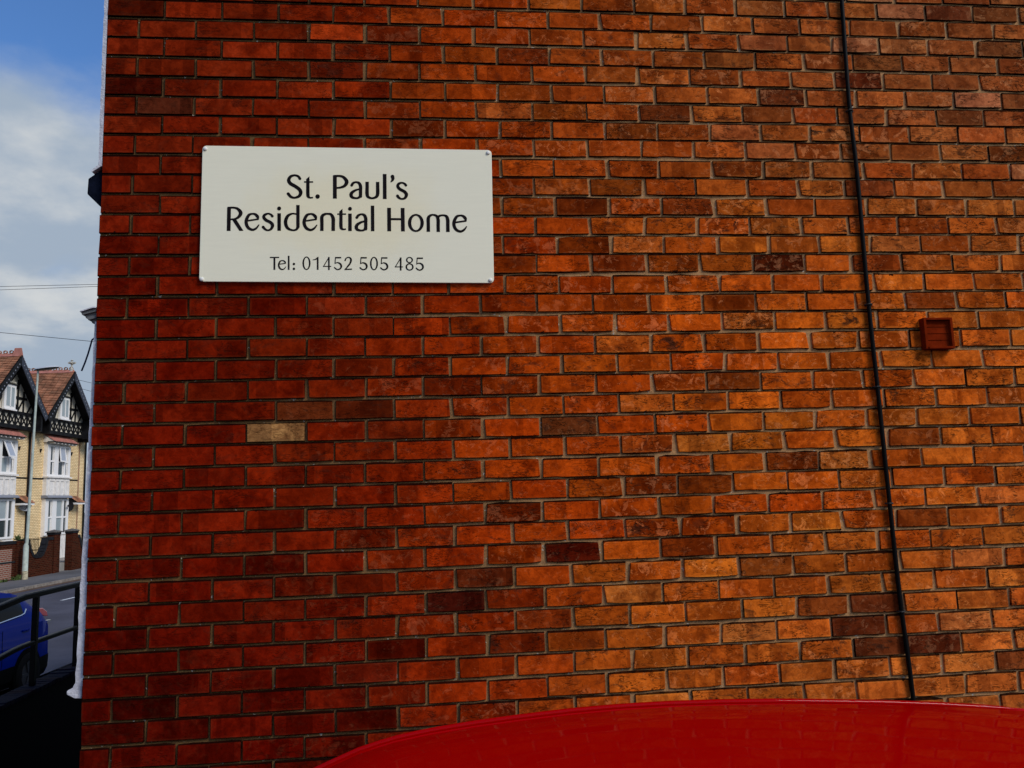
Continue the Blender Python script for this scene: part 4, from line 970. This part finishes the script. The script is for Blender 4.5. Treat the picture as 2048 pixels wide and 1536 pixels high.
MB(ST).box(31.0, 33.95, BW - .012, BW - .001, -.62, .58).build('repaired_panel', course_material('newer_red_brick', (.25, .075, .045), (.19, .05, .03), (.30, .25, .20), .225, .075, mortar=.014), gw)
MB(ST).box(30.9, 34.2, BW - .016, BW - .0125, .02, .09).build('dark_band', COPB, gw)
ir = thing('garden_railing', 'thin black iron garden railing seen through the scoop of the red brick wall', 'railing', ST(35.9, BW + .45, -.30))
for q in range(17): MB(ST).box(35.05 + q * .105 - .008, 35.05 + q * .105 + .008, BW + .44, BW + .456, -.25, .92).build('bar', BLACK_STEEL, ir)
MB(ST).box(34.95, 36.85, BW + .435, BW + .439, .82, .85).box(34.95, 36.85, BW + .435, BW + .439, .38, .405).build('cross_rail', BLACK_STEEL, ir)

# street lamp
LP = material('pale_green_lamp_paint', (.42, .47, .41), .45, vary=.15, scale=5, dirt=(.25, .24, .18), dirt_amt=.4)
LPB = material('scuffed_cream_lamp_foot', (.50, .44, .30), .7, vary=.25, scale=6, dirt=(.10, .08, .05), dirt_amt=.7)
ls, ll = 34.25, 18.62
lampo = thing('street_lamp', 'tall pale green street lamp standing on the pavement before the gabled houses', 'street lamp', ST(ls, ll, PAVE))
cx_, cy_, cz_ = ST(ls, ll, PAVE)
MB().lathe((cx_, cy_, cz_), [(.112, .33), (.105, .34), (.100, 1.30), (.055, 1.42)], 16).build('base', LP, lampo, smooth=50)
MB().lathe((cx_, cy_, cz_), [(.115, 0), (.112, .329)], 16).build('foot', LPB, lampo, smooth=50)
LEAN = 0.280
MB().tube([ST(ls + LEAN * z / 8.5, ll, PAVE + z) for z in (1.40, 5.0, 8.50)], [.062, .050, .040], 14).build('pole', LP, lampo, smooth=50)
hm, hu = MB(), MB(); rows_t, rows_b = [], []
for a in range(13):
    f = a / 12; x = -.16 + 1.02 * f; hwid = .17 * sqrt(max(.02, 1 - (2 * f - 1) ** 2)); hz = .10 * sqrt(max(.02, 1 - (2 * f - 1.0) ** 2))
    zc = PAVE + 8.52 + .10 * f; lsx = ls + LEAN
    rows_t.append([ST(lsx + hwid * cos(t), ll - x, zc + hz * sin(t)) for t in [pi * q / 8 for q in range(9)]])
    rows_b.append([ST(lsx + hwid * cos(t), ll - x, zc - .02 - hz * .55 * sin(t)) for t in [pi * q / 8 for q in range(9)]])
hm.grid(rows_t).build('lantern_hood', material('lamp_hood_grey', (.50, .52, .54), .4), lampo, smooth=60)
hu.grid(rows_b).build('lantern_bowl', material('lamp_bowl_dark', (.05, .05, .05), .3), lampo, smooth=60)

# satellite dishes
def dish(loc_, aim, label, m):
    d = thing('satellite_dish', label, 'satellite dish', loc_, 'satellite dishes on the house fronts')
    aim = Vector(aim).normalized(); q = aim.to_track_quat('Z', 'Y'); o = Vector(loc_) + aim * .22
    F = lambda x, y, z: tuple(o + q @ Vector((x, y, z)))
    MB(F).lathe((0, 0, 0), [(.02, -.02), (.14, -.005), (.26, .045), (.34, .09), (.345, .085), (.26, .03), (.02, -.03)], 22).build('reflector', m, d, smooth=60)
    MB(F).beam((0, -.30, .06), (0, -.10, .42), (.012, 0, 0), (0, .012, .012)).box(-.035, .035, -.14, -.06, .38, .50).build('arm', COPB, d)
    MB().beam(loc_, tuple(o), (.02, 0, 0), (0, 0, .02)).build('bracket', COPB, d)
dish(ST(39.55, AF + .34, 2.30), (.75, -.55, .30), 'pale grey satellite dish on yellow brick beside the street lamp', material('dish_grey', (.40, .41, .43), .5))
dish(ST(43.62, AF + .34, 2.20), (.55, -.75, .25), 'dark satellite dish under the small tiled porch roof near the brick wall', material('dish_dark', (.012, .012, .013), .4))

# weeds at the foot of the garden wall
wm = material('weed_leaf', (.07, .10, .03), .7, vary=.5, scale=9); mb = MB(); R = random.Random(3)
for (s, l, z, n, hgt) in ((34.1, BW - .15, PAVE, 60, .22), (33.2, BW - .12, PAVE, 40, .15), (34.5, BW + .1, .90, 26, .26), (32.4, BW - .10, PAVE, 30, .12)):
    for q in range(n):
        a = R.uniform(0, 2 * pi); r = R.uniform(0, .28); b = Vector(ST(s, l, z)) + Vector((cos(a) * r * .5, sin(a) * r, 0))
        t = b + Vector((R.gauss(0, .06), R.gauss(0, .08), R.uniform(.3, 1) * hgt)); wv = Vector((R.gauss(0, 1), R.gauss(0, 1), 0)).normalized() * .025
        mb.face([tuple(b - wv), tuple(b + wv), tuple((b + t) / 2 + wv * 1.4), tuple(t), tuple((b + t) / 2 - wv * 1.4)])
stuff(mb.build('weeds', wm, fix=False))

# overhead wires
WIRE = material('overhead_wire', (.02, .02, .025), .6)
for a, b, r, lab in (((-12.05, 23.41, 9.06), (-8.99, 23.1, 9.03), .007, 'upper of two thin parallel wires crossing the sky to the wall corner'),
                  ((-12.31, 23.94, 9.09), (-9.19, 23.62, 9.10), .007, 'lower of two thin parallel wires crossing the sky to the wall corner'),
                  ((-14.14, 27.76, 8.5), (-10.8, 27.48, 8.07), .010, 'single thin wire sloping down across the sky above the gables'),
                  ((-23.97, 58.81, 11.45), (-23.03, 58.75, 11.2), .015, 'higher faint wire in the gap between the right gable and the wall'),
                  ((-23.69, 58.87, 10.79), (-23.04, 58.83, 10.59), .015, 'lower faint wire in the gap between the right gable and the wall')):
    A_, B_ = Vector(a), Vector(b); d = B_ - A_
    far = A_.y > 40
    P = [A_ + d * t + Vector((0, 0, .0)) for t in ((-6, -2, 0, 1, 2.4, 2.9) if not far else (-9, -4, 0, 1, 12, 45))]
    tag(MB().tube(P, r, 6).build('overhead_wire', WIRE), lab, 'wire', 'overhead wires')
